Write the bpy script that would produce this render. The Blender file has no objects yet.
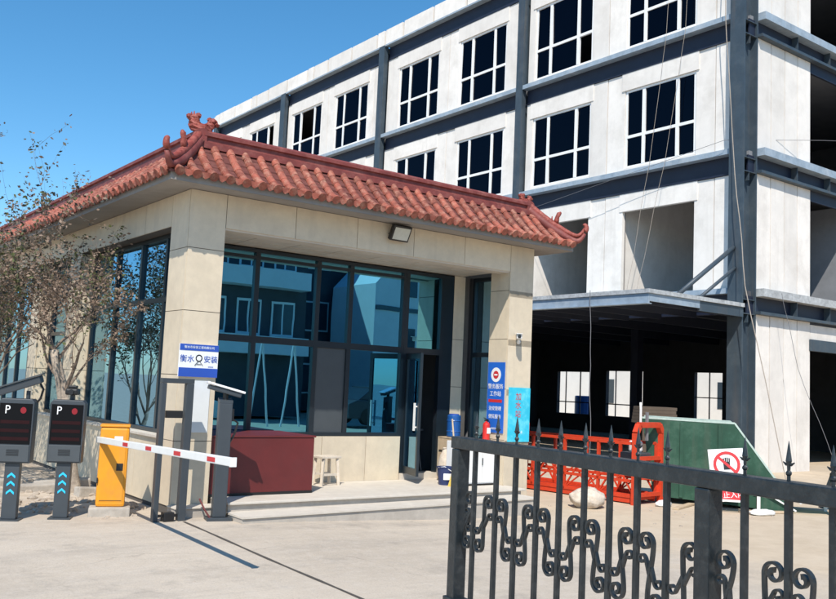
import bpy, bmesh, math, random
from mathutils import Vector, Matrix
random.seed(7)
S = bpy.context.scene
COL = S.collection
R = math.radians

# ------------------------------------------------------------------ camera
YAW, PITCH, ROLL, CAMH = .6458, .0959, .0446, 1.6
cam = bpy.data.cameras.new('camera'); cam_o = bpy.data.objects.new('camera', cam); COL.objects.link(cam_o)
fwd = Vector((math.sin(YAW)*math.cos(PITCH), math.cos(YAW)*math.cos(PITCH), math.sin(PITCH)))
rgt = Vector((math.cos(YAW), -math.sin(YAW), 0)); upv = rgt.cross(fwd)
r_ = math.cos(ROLL)*rgt + math.sin(ROLL)*upv; u_ = -math.sin(ROLL)*rgt + math.cos(ROLL)*upv
m = Matrix((r_, u_, -fwd)).transposed().to_4x4(); m.translation = (0, 0, CAMH)
cam_o.matrix_world = m
cam.sensor_width = 36; cam.lens = 36*890.73/836; cam.clip_start = .05; cam.clip_end = 3000
S.camera = cam_o

# ------------------------------------------------------------------ light
SUN = Vector((-.58, -.61, 1.0)).normalized()          # towards the sun
w = bpy.data.worlds.new('World'); S.world = w; w.use_nodes = True
nt = w.node_tree; nt.nodes.clear()
sky = nt.nodes.new('ShaderNodeTexSky'); sky.sky_type = 'NISHITA'; sky.sun_disc = False
sky.sun_elevation = math.asin(SUN.z); sky.sun_rotation = math.atan2(SUN.x, SUN.y)
sky.altitude = 300; sky.air_density = 1.0; sky.dust_density = .25; sky.ozone_density = 4.5
bg = nt.nodes.new('ShaderNodeBackground'); bg.inputs[1].default_value = .15
wo = nt.nodes.new('ShaderNodeOutputWorld')
hs = nt.nodes.new('ShaderNodeHueSaturation'); hs.inputs['Saturation'].default_value = 1.22; hs.inputs['Hue'].default_value = .490
nt.links.new(sky.outputs[0], hs.inputs['Color']); nt.links.new(hs.outputs[0], bg.inputs[0]); nt.links.new(bg.outputs[0], wo.inputs[0])
sun = bpy.data.lights.new('sun', 'SUN'); sun.energy = 4.6; sun.angle = R(.5); sun.color = (1, .93, .83)
sun_o = bpy.data.objects.new('sun', sun); COL.objects.link(sun_o)
sun_o.rotation_euler = (-SUN).to_track_quat('-Z', 'Y').to_euler(); sun_o.location = (-20, -20, 40)
S.render.engine = 'CYCLES'
S.view_settings.view_transform = 'Standard'; S.view_settings.look = 'None'
S.view_settings.gamma = 1; S.view_settings.exposure = .22
S.view_settings.use_curve_mapping = False

# ------------------------------------------------------------------ materials
def mat(name, col, rough=.6, var=.12, scale=6, metal=0, bump=0, bscale=40, rnd=.0, dirt=None, dscale=1.5, damt=.5,
        streak=None, spec=.5, detail=6):
    """principled with world-space noise variation, optional second (dirt) colour and vertical streaks"""
    mt = bpy.data.materials.new(name); mt.use_nodes = True
    n = mt.node_tree.nodes; l = mt.node_tree.links; b = n['Principled BSDF']
    geo = n.new('ShaderNodeNewGeometry')
    no = n.new('ShaderNodeTexNoise'); no.inputs['Scale'].default_value = scale; no.inputs['Detail'].default_value = detail
    no.inputs['Roughness'].default_value = .65
    l.new(geo.outputs['Position'], no.inputs['Vector'])
    mr = n.new('ShaderNodeMapRange'); mr.inputs[1].default_value = .3; mr.inputs[2].default_value = .7
    mr.inputs[3].default_value = 1-var; mr.inputs[4].default_value = 1+var
    l.new(no.outputs[0], mr.inputs[0])
    fac = mr.outputs[0]
    if rnd:
        oi = n.new('ShaderNodeObjectInfo'); m2 = n.new('ShaderNodeMapRange')
        m2.inputs[3].default_value = 1-rnd; m2.inputs[4].default_value = 1+rnd
        l.new(oi.outputs['Random'], m2.inputs[0])
        mu = n.new('ShaderNodeMath'); mu.operation = 'MULTIPLY'
        l.new(fac, mu.inputs[0]); l.new(m2.outputs[0], mu.inputs[1]); fac = mu.outputs[0]
    cm = n.new('ShaderNodeVectorMath'); cm.operation = 'SCALE'; cm.inputs[0].default_value = col[:3]
    l.new(fac, cm.inputs['Scale']); cur = cm.outputs[0]
    if dirt:
        nd = n.new('ShaderNodeTexNoise'); nd.inputs['Scale'].default_value = dscale; nd.inputs['Detail'].default_value = 9
        nd.inputs['Roughness'].default_value = .72
        l.new(geo.outputs['Position'], nd.inputs['Vector'])
        md = n.new('ShaderNodeMapRange'); md.inputs[1].default_value = .48; md.inputs[2].default_value = .68
        md.inputs[4].default_value = damt; md.clamp = True
        l.new(nd.outputs[0], md.inputs[0])
        mx = n.new('ShaderNodeMix'); mx.data_type = 'RGBA'
        l.new(md.outputs[0], mx.inputs[0]); l.new(cur, mx.inputs[6]); mx.inputs[7].default_value = (*dirt, 1); cur = mx.outputs[2]
    if streak:
        mp = n.new('ShaderNodeMapping'); mp.inputs['Scale'].default_value = (5, 5, .35)
        l.new(geo.outputs['Position'], mp.inputs[0])
        ns = n.new('ShaderNodeTexNoise'); ns.inputs['Scale'].default_value = 1.2; ns.inputs['Detail'].default_value = 7
        l.new(mp.outputs[0], ns.inputs['Vector'])
        ms = n.new('ShaderNodeMapRange'); ms.inputs[1].default_value = .52; ms.inputs[2].default_value = .75; ms.inputs[4].default_value = streak[1]
        l.new(ns.outputs[0], ms.inputs[0])
        mx = n.new('ShaderNodeMix'); mx.data_type = 'RGBA'
        l.new(ms.outputs[0], mx.inputs[0]); l.new(cur, mx.inputs[6]); mx.inputs[7].default_value = (*streak[0], 1); cur = mx.outputs[2]
    l.new(cur, b.inputs['Base Color'])
    b.inputs['Roughness'].default_value = rough; b.inputs['Metallic'].default_value = metal
    b.inputs['Specular IOR Level'].default_value = spec
    if bump:
        nb = n.new('ShaderNodeTexNoise'); nb.inputs['Scale'].default_value = bscale; nb.inputs['Detail'].default_value = 5
        l.new(geo.outputs['Position'], nb.inputs['Vector'])
        bp = n.new('ShaderNodeBump'); bp.inputs['Strength'].default_value = bump; bp.inputs['Distance'].default_value = .01
        l.new(nb.outputs[0], bp.inputs['Height']); l.new(bp.outputs[0], b.inputs['Normal'])
    return mt

def glass(name, tint, refl, rcol, wav=.02, wscale=1.2, rough=0.0):
    """window glass: tinted see-through plus a coated mirror-like reflection, slightly wavy"""
    mt = bpy.data.materials.new(name); mt.use_nodes = True
    n = mt.node_tree.nodes; l = mt.node_tree.links; n.clear()
    out = n.new('ShaderNodeOutputMaterial'); tr = n.new('ShaderNodeBsdfTransparent'); tr.inputs[0].default_value = (*tint, 1)
    gl = n.new('ShaderNodeBsdfGlossy'); gl.inputs['Color'].default_value = (*rcol, 1); gl.inputs['Roughness'].default_value = rough
    geo = n.new('ShaderNodeNewGeometry'); nb = n.new('ShaderNodeTexNoise'); nb.inputs['Scale'].default_value = wscale; nb.inputs['Detail'].default_value = 1.5
    l.new(geo.outputs['Position'], nb.inputs['Vector'])
    bp = n.new('ShaderNodeBump'); bp.inputs['Strength'].default_value = 1; bp.inputs['Distance'].default_value = wav
    l.new(nb.outputs[0], bp.inputs['Height']); l.new(bp.outputs[0], gl.inputs['Normal'])
    lw = n.new('ShaderNodeLayerWeight'); lw.inputs['Blend'].default_value = .25
    mr = n.new('ShaderNodeMapRange'); mr.inputs[3].default_value = refl; mr.inputs[4].default_value = min(1, refl+.5)
    l.new(lw.outputs['Fresnel'], mr.inputs[0])
    mx = n.new('ShaderNodeMixShader'); l.new(mr.outputs[0], mx.inputs[0]); l.new(tr.outputs[0], mx.inputs[1]); l.new(gl.outputs[0], mx.inputs[2])
    l.new(mx.outputs[0], out.inputs[0])
    return mt

def emit(name, col, st):
    mt = bpy.data.materials.new(name); mt.use_nodes = True
    b = mt.node_tree.nodes['Principled BSDF']; b.inputs['Base Color'].default_value = (*col, 1)
    b.inputs['Emission Color'].default_value = (*col, 1); b.inputs['Emission Strength'].default_value = st
    return mt

M = {}
M['stone'] = mat('cream_stone', (.66, .565, .425), .55, .06, 9, bump=.12, bscale=60, rnd=.05, dirt=(.47, .40, .31), dscale=1.1, damt=.35, streak=((.40, .34, .27), .3))
M['stone_core'] = mat('joint_mortar', (.10, .09, .08), .9)
M['soffit'] = mat('soffit_board', (.55, .49, .41), .6, .06, 5, rnd=.05, dirt=(.38, .33, .27), damt=.4)
M['eave'] = mat('eave_render', (.27, .25, .23), .8, .12, 6, dirt=(.17, .15, .14), damt=.5)
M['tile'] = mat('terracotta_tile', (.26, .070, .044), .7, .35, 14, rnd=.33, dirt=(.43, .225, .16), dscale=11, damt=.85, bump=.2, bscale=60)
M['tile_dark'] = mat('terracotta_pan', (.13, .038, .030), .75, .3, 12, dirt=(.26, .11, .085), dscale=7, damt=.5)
M['ridge'] = mat('ridge_tile', (.19, .042, .035), .6, .25, 8, dirt=(.33, .13, .105), dscale=6, damt=.6, bump=.15)
M['ornament'] = mat('ridge_ornament', (.26, .05, .035), .6, .35, 18, dirt=(.40, .17, .13), dscale=9, damt=.5, bump=.6, bscale=50)
M['frame'] = mat('dark_aluminium', (.012, .020, .028), .35, .1)
M['glass'] = glass('teal_coated_glass', (.06, .13, .16), .60, (.20, .66, .92), .0004, 1.6)
M['glass_side'] = glass('blue_coated_glass', (.16, .27, .30), .60, (.40, .74, 1.0), .0015, 1.2)
M['bglass'] = glass('dark_window_glass', (.06, .065, .08), .03, (.30, .33, .46), .006, .8)
M['concrete'] = mat('step_concrete', (.44, .40, .35), .85, .1, 8, bump=.25, bscale=50, dirt=(.33, .29, .25), dscale=2.2, damt=.6)
M['tread'] = mat('step_tread', (.58, .53, .46), .75, .08, 7, bump=.15, dirt=(.46, .40, .33), dscale=2, damt=.5)
M['redbox'] = mat('dark_red_paint', (.125, .017, .017), .55, .15, 3, dirt=(.095, .022, .022), dscale=2, damt=.5)
M['redtop'] = mat('counter_top', (.55, .40, .36), .4, .08)
M['panel'] = mat('white_cladding', (.77, .73, .68), .8, .06, 2.5, rnd=.075, dirt=(.60, .56, .51), dscale=1.1, damt=.6, streak=((.50, .46, .41), .20), bump=.08, bscale=25)
M['core'] = mat('panel_core', (.20, .18, .17), .9)
M['steel'] = mat('slate_steel', (.042, .062, .082), .5, .15, 3, dirt=(.085, .105, .12), dscale=1.6, damt=.6, streak=((.12, .095, .075), .35))
M['steel_dark'] = mat('navy_steel_web', (.011, .017, .038), .55, .15, 3, dirt=(.02, .027, .048), dscale=2, damt=.5)
M['lip'] = mat('slab_edge', (.27, .345, .42), .75, .18, 4, dirt=(.42, .465, .51), dscale=2.4, damt=.7, bump=.3, bscale=20)
M['rough_slab'] = mat('raw_concrete_edge', (.42, .44, .45), .9, .25, 9, dirt=(.22, .23, .24), dscale=5, damt=.8, bump=.5, bscale=18)
M['wframe'] = mat('white_window_frame', (.82, .82, .81), .4, .04)
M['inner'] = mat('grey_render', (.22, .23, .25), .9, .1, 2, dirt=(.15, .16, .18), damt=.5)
M['inner_shaded'] = mat('shaded_interior', (.07, .075, .085), .9, .15, 2)  # dark colour carries the shade of the open ground floor
M['iron'] = mat('black_iron', (.011, .016, .020), .38, .2, 20, metal=.0, dirt=(.075, .08, .08), dscale=26, damt=.35, bump=.15, bscale=90, spec=.6)
M['device'] = mat('charcoal_metal', (.045, .055, .065), .45, .08)
M['device_lo'] = mat('charcoal_plastic', (.06, .07, .078), .5, .06)
M['screen'] = mat('black_screen', (.004, .004, .005), .5, .05, spec=.15)
M['led'] = emit('red_led', (.22, .004, .010), .15)
M['ledrow'] = mat('dim_led_row', (.022, .005, .006), .5, spec=.15)
M['cyan'] = emit('cyan_arrow', (.02, .42, .72), .35)
M['white'] = mat('white_paint', (.78, .78, .76), .5, .04, 12, dirt=(.6, .57, .52), dscale=6, damt=.3)
M['redmark'] = mat('red_mark', (.55, .03, .035), .5, .06)
M['orange'] = mat('orange_paint', (.78, .31, .012), .5, .07, 5, dirt=(.58, .25, .04), dscale=7, damt=.5, streak=((.50, .26, .07), .5))
M['black'] = mat('black_plastic', (.012, .012, .013), .45, .1)
M['blue'] = mat('blue_print', (.025, .085, .42), .4, .05)
M['blue2'] = mat('bright_blue_print', (.02, .13, .55), .4, .05)
M['board'] = mat('white_board', (.80, .81, .82), .35, .02)
M['paper'] = mat('paper', (.72, .74, .74), .7, .04)
M['aqua'] = mat('aqua_poster', (.03, .52, .72), .4, .06, 4, dirt=(.22, .78, .86), dscale=5, damt=.7)
M['pale'] = mat('pale_print', (.72, .78, .84), .5)
M['lampglass'] = mat('floodlight_glass', (.50, .50, .44), .2, .1)
M['basket'] = mat('orange_red_paint', (.62, .055, .018), .5, .12, 9, dirt=(.42, .06, .03), dscale=8, damt=.5)
M['green'] = mat('dark_green_paint', (.014, .068, .038), .6, .25, 3, dirt=(.055, .115, .08), dscale=3, damt=.7, streak=((.10, .10, .075), .5))
M['mint'] = mat('mint_plastic', (.10, .42, .28), .5, .12, 6, dirt=(.2, .5, .38), damt=.5)
M['rim'] = mat('pale_green_rim', (.42, .52, .47), .6, .15, 9)
M['sack'] = mat('woven_sack', (.60, .52, .43), .9, .16, 14, dirt=(.40, .33, .26), dscale=9, damt=.8, bump=.6, bscale=30)
M['rope'] = mat('hemp_rope', (.36, .31, .26), .9, .15, 30)
M['wire'] = mat('grey_wire', (.16, .16, .17), .7)
M['wood'] = mat('pale_wood', (.52, .40, .27), .7, .15, 12)
M['palewood'] = mat('bleached_wood', (.62, .54, .44), .75, .12, 12)
M['ext'] = mat('extinguisher_red', (.60, .03, .025), .3, .05)
M['drum'] = mat('blue_drum', (.012, .085, .30), .35, .06)
M['bucket'] = mat('navy_bucket', (.02, .035, .12), .4, .1)
M['yellow'] = mat('yellow_plastic', (.70, .48, .10), .5, .1)
M['bark'] = mat('pale_bark', (.36, .30, .24), .9, .3, 14, dirt=(.20, .16, .13), dscale=9, damt=.8, bump=1.0, bscale=25)
M['twig'] = mat('brown_twig', (.22, .165, .125), .9, .25, 12)
M['leaf_brown'] = mat('dry_leaf', (.20, .14, .10), .75, .3, 5, dirt=(.30, .22, .17), dscale=4, damt=.8)
M['leaf_green'] = mat('green_leaf', (.085, .10, .032), .6, .3, 5, dirt=(.13, .13, .045), dscale=4, damt=.8)
M['leaf_dark'] = mat('dark_leaf', (.05, .055, .045), .6, .3, 5)
M['rubble'] = mat('rubble_stone', (.38, .32, .26), .95, .25, 9, bump=.6, bscale=20)
M['kerb'] = mat('broken_kerb', (.42, .38, .33), .9, .15, 8, bump=.5, bscale=25, dirt=(.28, .24, .2), damt=.6)
M['ground_strip'] = mat('dark_strip', (.075, .065, .055), .9, .3, 10)
M['farwall'] = mat('far_white_wall', (.74, .74, .72), .8, .06, 1)
M['tilewall'] = mat('white_tile_wall', (.72, .75, .76), .5, .05, 2)
M['farglass'] = mat('far_glass', (.04, .06, .08), .1, .1)
M['cardboard'] = mat('cardboard', (.10, .075, .055), .9)

# ground material: dusty concrete, sandier away from the gatehouse, loose soil on the verge
def ground_mat():
    mt = bpy.data.materials.new('dusty_ground'); mt.use_nodes = True
    n = mt.node_tree.nodes; l = mt.node_tree.links; b = n['Principled BSDF']
    geo = n.new('ShaderNodeNewGeometry')
    def noise(sc, det=8, ro=.65, vec=None):
        t = n.new('ShaderNodeTexNoise'); t.inputs['Scale'].default_value = sc; t.inputs['Detail'].default_value = det
        t.inputs['Roughness'].default_value = ro; l.new(vec or geo.outputs['Position'], t.inputs['Vector']); return t.outputs[0]
    def rng(x, a, b_, c, d):
        t = n.new('ShaderNodeMapRange'); l.new(x, t.inputs[0])
        for i, v in enumerate((a, b_, c, d)): t.inputs[i+1].default_value = v
        return t.outputs[0]
    def mix(f, a, c):
        t = n.new('ShaderNodeMix'); t.data_type = 'RGBA'; l.new(f, t.inputs[0])
        for i, v in ((6, a), (7, c)):
            if isinstance(v, tuple): t.inputs[i].default_value = (*v, 1)
            else: l.new(v, t.inputs[i])
        return t.outputs[2]
    def math_(op, a, c):
        t = n.new('ShaderNodeMath'); t.operation = op
        for i, v in ((0, a), (1, c)):
            if isinstance(v, (int, float)): t.inputs[i].default_value = v
            else: l.new(v, t.inputs[i])
        return t.outputs[0]
    sep = n.new('ShaderNodeSeparateXYZ'); l.new(geo.outputs['Position'], sep.inputs[0])
    col = mix(rng(noise(.5), .35, .65, 0, 1), (.475, .405, .325), (.575, .495, .40))
    # tyre-worn streaks along the driving lane
    mp = n.new('ShaderNodeMapping'); mp.inputs['Scale'].default_value = (.16, 1.7, 1); mp.inputs['Rotation'].default_value = (0, 0, R(14))
    l.new(geo.outputs['Position'], mp.inputs[0])
    col = mix(rng(noise(1.3, 9, .7, mp.outputs[0]), .45, .72, 0, .65), col, (.36, .315, .265))
    col = mix(rng(noise(7, 8, .8), .48, .7, 0, .75), col, (.57, .505, .43))
    col = mix(rng(noise(70, 4, .7), .52, .7, 0, .55), col, (.27, .24, .21))
    vo = n.new('ShaderNodeTexVoronoi'); vo.feature = 'DISTANCE_TO_EDGE'; vo.inputs['Scale'].default_value = .33
    wv = n.new('ShaderNodeVectorMath'); wv.operation = 'ADD'
    nz = n.new('ShaderNodeTexNoise'); nz.inputs['Scale'].default_value = 1.1; nz.inputs['Detail'].default_value = 6
    l.new(geo.outputs['Position'], nz.inputs['Vector']); l.new(geo.outputs['Position'], wv.inputs[0]); l.new(nz.outputs['Color'], wv.inputs[1]); l.new(wv.outputs[0], vo.inputs['Vector'])
    col = mix(math_('MULTIPLY', rng(vo.outputs[0], 0, .005, .4, 0), rng(noise(.8, 3), .5, .6, 0, 1)), col, (.15, .13, .11))
    col = mix(rng(noise(1.1, 10, .8), .52, .68, 0, .65), col, (.30, .265, .225))
    # sandy apron towards the big building
    s = math_('ADD', sep.outputs[0], math_('MULTIPLY', rng(noise(.9), .3, .7, -1, 1), 1.0))
    col = mix(rng(s, 7.5, 9.5, 0, .85), col, mix(rng(noise(3), .35, .65, 0, 1), (.50, .40, .285), (.58, .475, .35)))
    # loose soil on the verge beside the gatehouse
    v = math_('SUBTRACT', math_('ADD', sep.outputs[1], math_('MULTIPLY', rng(noise(1.6), .3, .7, -1, 1), .35)), 10.15)
    v = math_('MULTIPLY', rng(v, 0, .35, 0, 1), rng(sep.outputs[0], 3.9, 4.1, 1, 0))
    col = mix(v, col, mix(rng(noise(4), .35, .65, 0, 1), (.44, .36, .275), (.54, .46, .37)))
    l.new(col, b.inputs['Base Color']); b.inputs['Roughness'].default_value = .93
    b.inputs['Specular IOR Level'].default_value = .25
    bp = n.new('ShaderNodeBump'); bp.inputs['Strength'].default_value = .5; bp.inputs['Distance'].default_value = .012
    h = math_('ADD', noise(22, 8, .75), math_('MULTIPLY', noise(5, 4), 1.2)); l.new(h, bp.inputs['Height']); l.new(bp.outputs[0], b.inputs['Normal'])
    return mt
M['ground'] = ground_mat()

# ------------------------------------------------------------------ mesh helpers
class MB:
    def __init__(s): s.v = []; s.f = []
    def add(s, vs, fs):
        o = len(s.v); s.v += [tuple(p) for p in vs]; s.f += [tuple(i+o for i in f) for f in fs]; return s
    def box(s, x0, x1, y0, y1, z0, z1, mtx=None):
        vs = [Vector((x, y, z)) for z in (z0, z1) for x, y in ((x0, y0), (x1, y0), (x1, y1), (x0, y1))]
        if mtx: vs = [mtx @ p for p in vs]
        return s.add(vs, [(3, 2, 1, 0), (4, 5, 6, 7), (0, 1, 5, 4), (1, 2, 6, 5), (2, 3, 7, 6), (3, 0, 4, 7)])
    def prism(s, poly, f, t, mtx=None):
        """poly 2-D; f(u,v,w) -> 3-D; thickness t = (w0,w1)"""
        n = len(poly); vs = [Vector(f(u, v, t[0])) for u, v in poly] + [Vector(f(u, v, t[1])) for u, v in poly]
        if mtx: vs = [mtx @ p for p in vs]
        return s.add(vs, [tuple(range(n-1, -1, -1)), tuple(range(n, 2*n))] + [(i, (i+1) % n, n+(i+1) % n, n+i) for i in range(n)])
    def tube(s, pts, r, seg=8, cap=True):
        pts = [Vector(p) for p in pts]; n = len(pts)
        rs = r if isinstance(r, (list, tuple)) else [r]*n
        o = len(s.v); prev = None
        for i, p in enumerate(pts):
            t = (pts[min(i+1, n-1)]-pts[max(i-1, 0)])
            t = t.normalized() if t.length > 1e-9 else Vector((0, 0, 1))
            if prev is None:
                a = t.cross(Vector((0, 0, 1)) if abs(t.z) < .9 else Vector((1, 0, 0))).normalized()
            else:
                a = (prev - t*prev.dot(t)); a = a.normalized() if a.length > 1e-6 else t.orthogonal().normalized()
            prev = a; b = t.cross(a)
            for k in range(seg):
                an = 2*math.pi*k/seg; s.v.append(tuple(p+rs[i]*(math.cos(an)*a+math.sin(an)*b)))
        for i in range(n-1):
            for k in range(seg):
                a0 = o+i*seg+k; a1 = o+i*seg+(k+1) % seg
                s.f.append((a0, a1, a1+seg, a0+seg))
        if cap: s.f.append(tuple(o+k for k in range(seg-1, -1, -1))); s.f.append(tuple(o+(n-1)*seg+k for k in range(seg)))
        return s
    def bar(s, a, b, w, h=None):
        """square bar from a to b"""
        a = Vector(a); b = Vector(b); h = h or w; d = (b-a); L = d.length; d.normalize()
        x = d.cross(Vector((0, 0, 1))); x = x.normalized() if x.length > 1e-4 else Vector((1, 0, 0)); y = x.cross(d)
        mt = Matrix((x, d, y)).transposed().to_4x4(); mt.translation = a
        return s.box(-w/2, w/2, 0, L, -h/2, h/2, mt)
    def lathe(s, prof, c=(0, 0, 0), seg=20):
        o = len(s.v); n = len(prof)
        for r, z in prof:
            for k in range(seg):
                a = 2*math.pi*k/seg; s.v.append((c[0]+r*math.cos(a), c[1]+r*math.sin(a), c[2]+z))
        for i in range(n-1):
            for k in range(seg):
                a0 = o+i*seg+k; a1 = o+i*seg+(k+1) % seg; s.f.append((a0, a1, a1+seg, a0+seg))
        s.f.append(tuple(o+k for k in range(seg-1, -1, -1))); s.f.append(tuple(o+(n-1)*seg+k for k in range(seg)))
        return s
    def mesh(s, name, material, smooth=False, bevel=0):
        me = bpy.data.meshes.new(name); me.from_pydata(s.v, [], s.f)
        if bevel:
            bm = bmesh.new(); bm.from_mesh(me)
            bmesh.ops.bevel(bm, geom=[e for e in bm.edges if e.is_manifold and e.calc_face_angle(0) > .5], offset=bevel, segments=2, affect='EDGES', profile=.6)
            bm.to_mesh(me); bm.free()
        if smooth:
            for p in me.polygons: p.use_smooth = True
        if material: me.materials.append(M[material] if isinstance(material, str) else material)
        return me
    def build(s, name, material, parent=None, smooth=False, bevel=0, world=False):
        return link(name, s.mesh(name, material, smooth, bevel), parent, world)

def base_of(p):
    v = Vector((0, 0, 0))
    while p: v = v + p.location; p = p.parent
    return v
def link(name, me, parent=None, world=False, loc=None, rot=None):
    o = bpy.data.objects.new(name, me); COL.objects.link(o)
    if loc is not None: o.location = loc
    if rot is not None: o.rotation_euler = rot
    if parent:
        o.parent = parent
        if world: o.location = Vector(o.location) - base_of(parent)
    return o
def tag(o, label, cat, group=None):
    o['label'] = label; o['category'] = cat
    if group: o['group'] = group
    return o
def thing(name, label, cat, loc=(0, 0, 0), rz=0, group=None):
    o = bpy.data.objects.new(name, None); COL.objects.link(o); o.empty_display_size = .2
    o.location = loc; o.rotation_euler = (0, 0, rz)
    return tag(o, label, cat, group)
def struct(o): o['kind'] = 'structure'; return o
def text(body, size, material, parent, loc, rot, name='lettering', world=False, align='CENTER', ext=.0012, sx=1):
    cu = bpy.data.curves.new('t', 'FONT'); cu.body = body; cu.size = size; cu.extrude = ext
    cu.align_x = align; cu.align_y = 'CENTER'; cu.resolution_u = 3
    t = bpy.data.objects.new('t', cu); COL.objects.link(t)
    dg = bpy.context.evaluated_depsgraph_get()
    me = bpy.data.meshes.new_from_object(t.evaluated_get(dg)); bpy.data.objects.remove(t); bpy.data.curves.remove(cu)
    me.name = name; me.materials.clear(); me.materials.append(M[material])
    for v in me.vertices: v.co.x *= sx
    return link(name, me, parent, world, loc, rot)
FRONT = (R(90), 0, 0)            # text on a face looking along -Y
SIDE = (R(90), 0, R(-90))        # text on a face looking along -X
UNIT = {}
def block(name, material, x0, x1, y0, y1, z0, z1, parent, world=True):
    """box piece that shares one unit mesh per material"""
    if material not in UNIT:
        UNIT[material] = MB().box(-.5, .5, -.5, .5, -.5, .5).mesh('block_'+material, material)
    o = link(name, UNIT[material], parent, world, ((x0+x1)/2, (y0+y1)/2, (z0+z1)/2))
    o.scale = (x1-x0, y1-y0, z1-z0); return o

def smooth01(t): t = max(0, min(1, t)); return t*t*(3-2*t)
def gz(x, y): return -.12*smooth01((x-4.4)/4.0)

# ------------------------------------------------------------------ ground
def frange(a, b, st):
    n = int(round((b-a)/st)); return [a+i*(b-a)/n for i in range(n+1)]
xs = [-900, -300, -100, -40, -15, -6] + frange(-3, 15, .15) + [17, 20, 25, 32, 45, 70, 120, 300, 900]
ys = [-900, -300, -100, -40, -15, -5, 0] + frange(2, 19, .15) + [21, 24, 30, 45, 70, 120, 300, 900]
from mathutils import noise as mn
def gh(x, y):
    z = gz(x, y)
    if -3 <= x <= 15 and 2 <= y <= 19: z += .012*mn.noise((x*.5, y*.5, 3.1))
    v = smooth01((y-10.35)/.5)*smooth01((4.0-x)/.25)*(1 if y < 19 else 0)
    z += v*(.03+.05*max(0, mn.noise((x*1.7, y*1.7, .5)))+.03*mn.noise((x*4.3, y*4.3, 2)))
    return z
g = MB(); nx = len(xs)
g.v = [(x, y, gh(x, y)) for y in ys for x in xs]
g.f = [(j*nx+i, j*nx+i+1, (j+1)*nx+i+1, (j+1)*nx+i) for j in range(len(ys)-1) for i in range(nx-1)]
struct(g.build('ground', 'ground', smooth=True))

# thin dark strip laid along the ground
gs = MB(); N = 24
for i in range(N):
    y0 = 9.4-(9.4-2.0)*i/N; y1 = 9.4-(9.4-2.0)*(i+1)/N
    xa = 4.02-.18*(9.4-y0)/3.75; xb = 4.02-.18*(9.4-y1)/3.75
    wa = .016+.004*math.sin(i*2.1); wb = .016+.004*math.sin((i+1)*2.1)
    gs.add([(xa-wa, y0, gh(xa, y0)+.004), (xa+wa, y0, gh(xa, y0)+.004), (xb+wb, y1, gh(xb, y1)+.004), (xb-wb, y1, gh(xb, y1)+.004)], [(3, 2, 1, 0)])
struct(gs.build('ground_line', 'ground_strip'))

# ------------------------------------------------------------------ gatehouse
XL, XR, YF, YB, ZE = 4.03, 9.64, 9.85, 23.0, 3.78
GH = thing('gatehouse', 'cream stone gatehouse with red tiled skirt roof and teal glass front', 'gatehouse', (XL, YF, 0))
def gbox(name, m, *a, **k): return MB().box(*a).build(name, m, GH, world=True, **k)
G = .004
def slab_f(x0, x1, z0, z1, y, m='stone'):      # slab facing -Y
    o = block('stone_slab', m, x0+G, x1-G, y, y+.018, z0+G, z1-G, GH); return o
def slab_l(y0, y1, z0, z1, x, m='stone'):      # slab facing -X
    o = block('stone_slab', m, x, x+.018, y0+G, y1-G, z0+G, z1-G, GH); return o
ZC = [.10, .84, 1.60, 2.35, 3.09, 3.78]
# cores
core = MB()
core.box(XL+.012, 4.49, YF+.012, 10.40, 0, 3.775)                # corner column
core.box(9.162, XR, YF+.012, 10.28, -.2, 3.775)                  # right column
core.box(4.491, 9.161, YF+.012, YF+.25, 3.39, 3.774)             # front lintel
core.box(XL+.012, XL+.25, 10.401, YB, 3.40, 3.773)               # side lintel
pil = [(14.0, 14.5), (16.2, 16.7), (20.2, 20.7)]
for a, b in pil: core.box(XL+.012, 4.45, a+.012, b-.012, 0, 3.41)
core.box(8.975, 9.3, 10.962, 11.2, -.1, 3.45)                     # pilaster at end of glass
core.build('wall_core', 'stone_core', GH, world=True)
# corner column slabs
for i in range(5):
    slab_f(XL, 4.49, ZC[i], ZC[i+1], YF)
    slab_l(YF+.019, 10.40, ZC[i], ZC[i+1], XL)
    slab_f(9.15, XR, ZC[i]-.1, ZC[i+1] if i == 4 else ZC[i+1]-.0 if i else ZC[1], YF) if i else slab_f(9.15, XR, -.15, ZC[1], YF)
    slab_l(YF+.019, 10.28, (-.15 if i == 0 else ZC[i]), ZC[i+1] if i < 4 else 3.42, 9.15)
# returns of the corner column and lintels
block('stone_slab', 'stone', 4.472, 4.492, YF+.019, 10.40, .1, 3.37, GH)
jx = [4.49, 5.44, 6.37, 7.31, 8.24, 9.15]
for a, b in zip(jx, jx[1:]):
    slab_f(a, b, 3.37, 3.78, YF)
for a, b in zip([10.40+.9*i for i in range(14)], [10.40+.9*(i+1) for i in range(14)]): slab_l(a, b, 3.39, 3.78, XL)
for a, b in pil:
    for i in range(4):
        slab_l(a, b, ZC[i], ZC[i+1] if i < 3 else 3.39, XL)
        slab_f(XL+.019, 4.30, ZC[i], ZC[i+1] if i < 3 else 3.39, a)
for i in range(4):                                               # end pilaster beside the glass
    slab_f(8.97, 9.20, (.18, .84, 1.6, 2.35)[i], (.84, 1.6, 2.35, 3.37)[i], 10.95)
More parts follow.
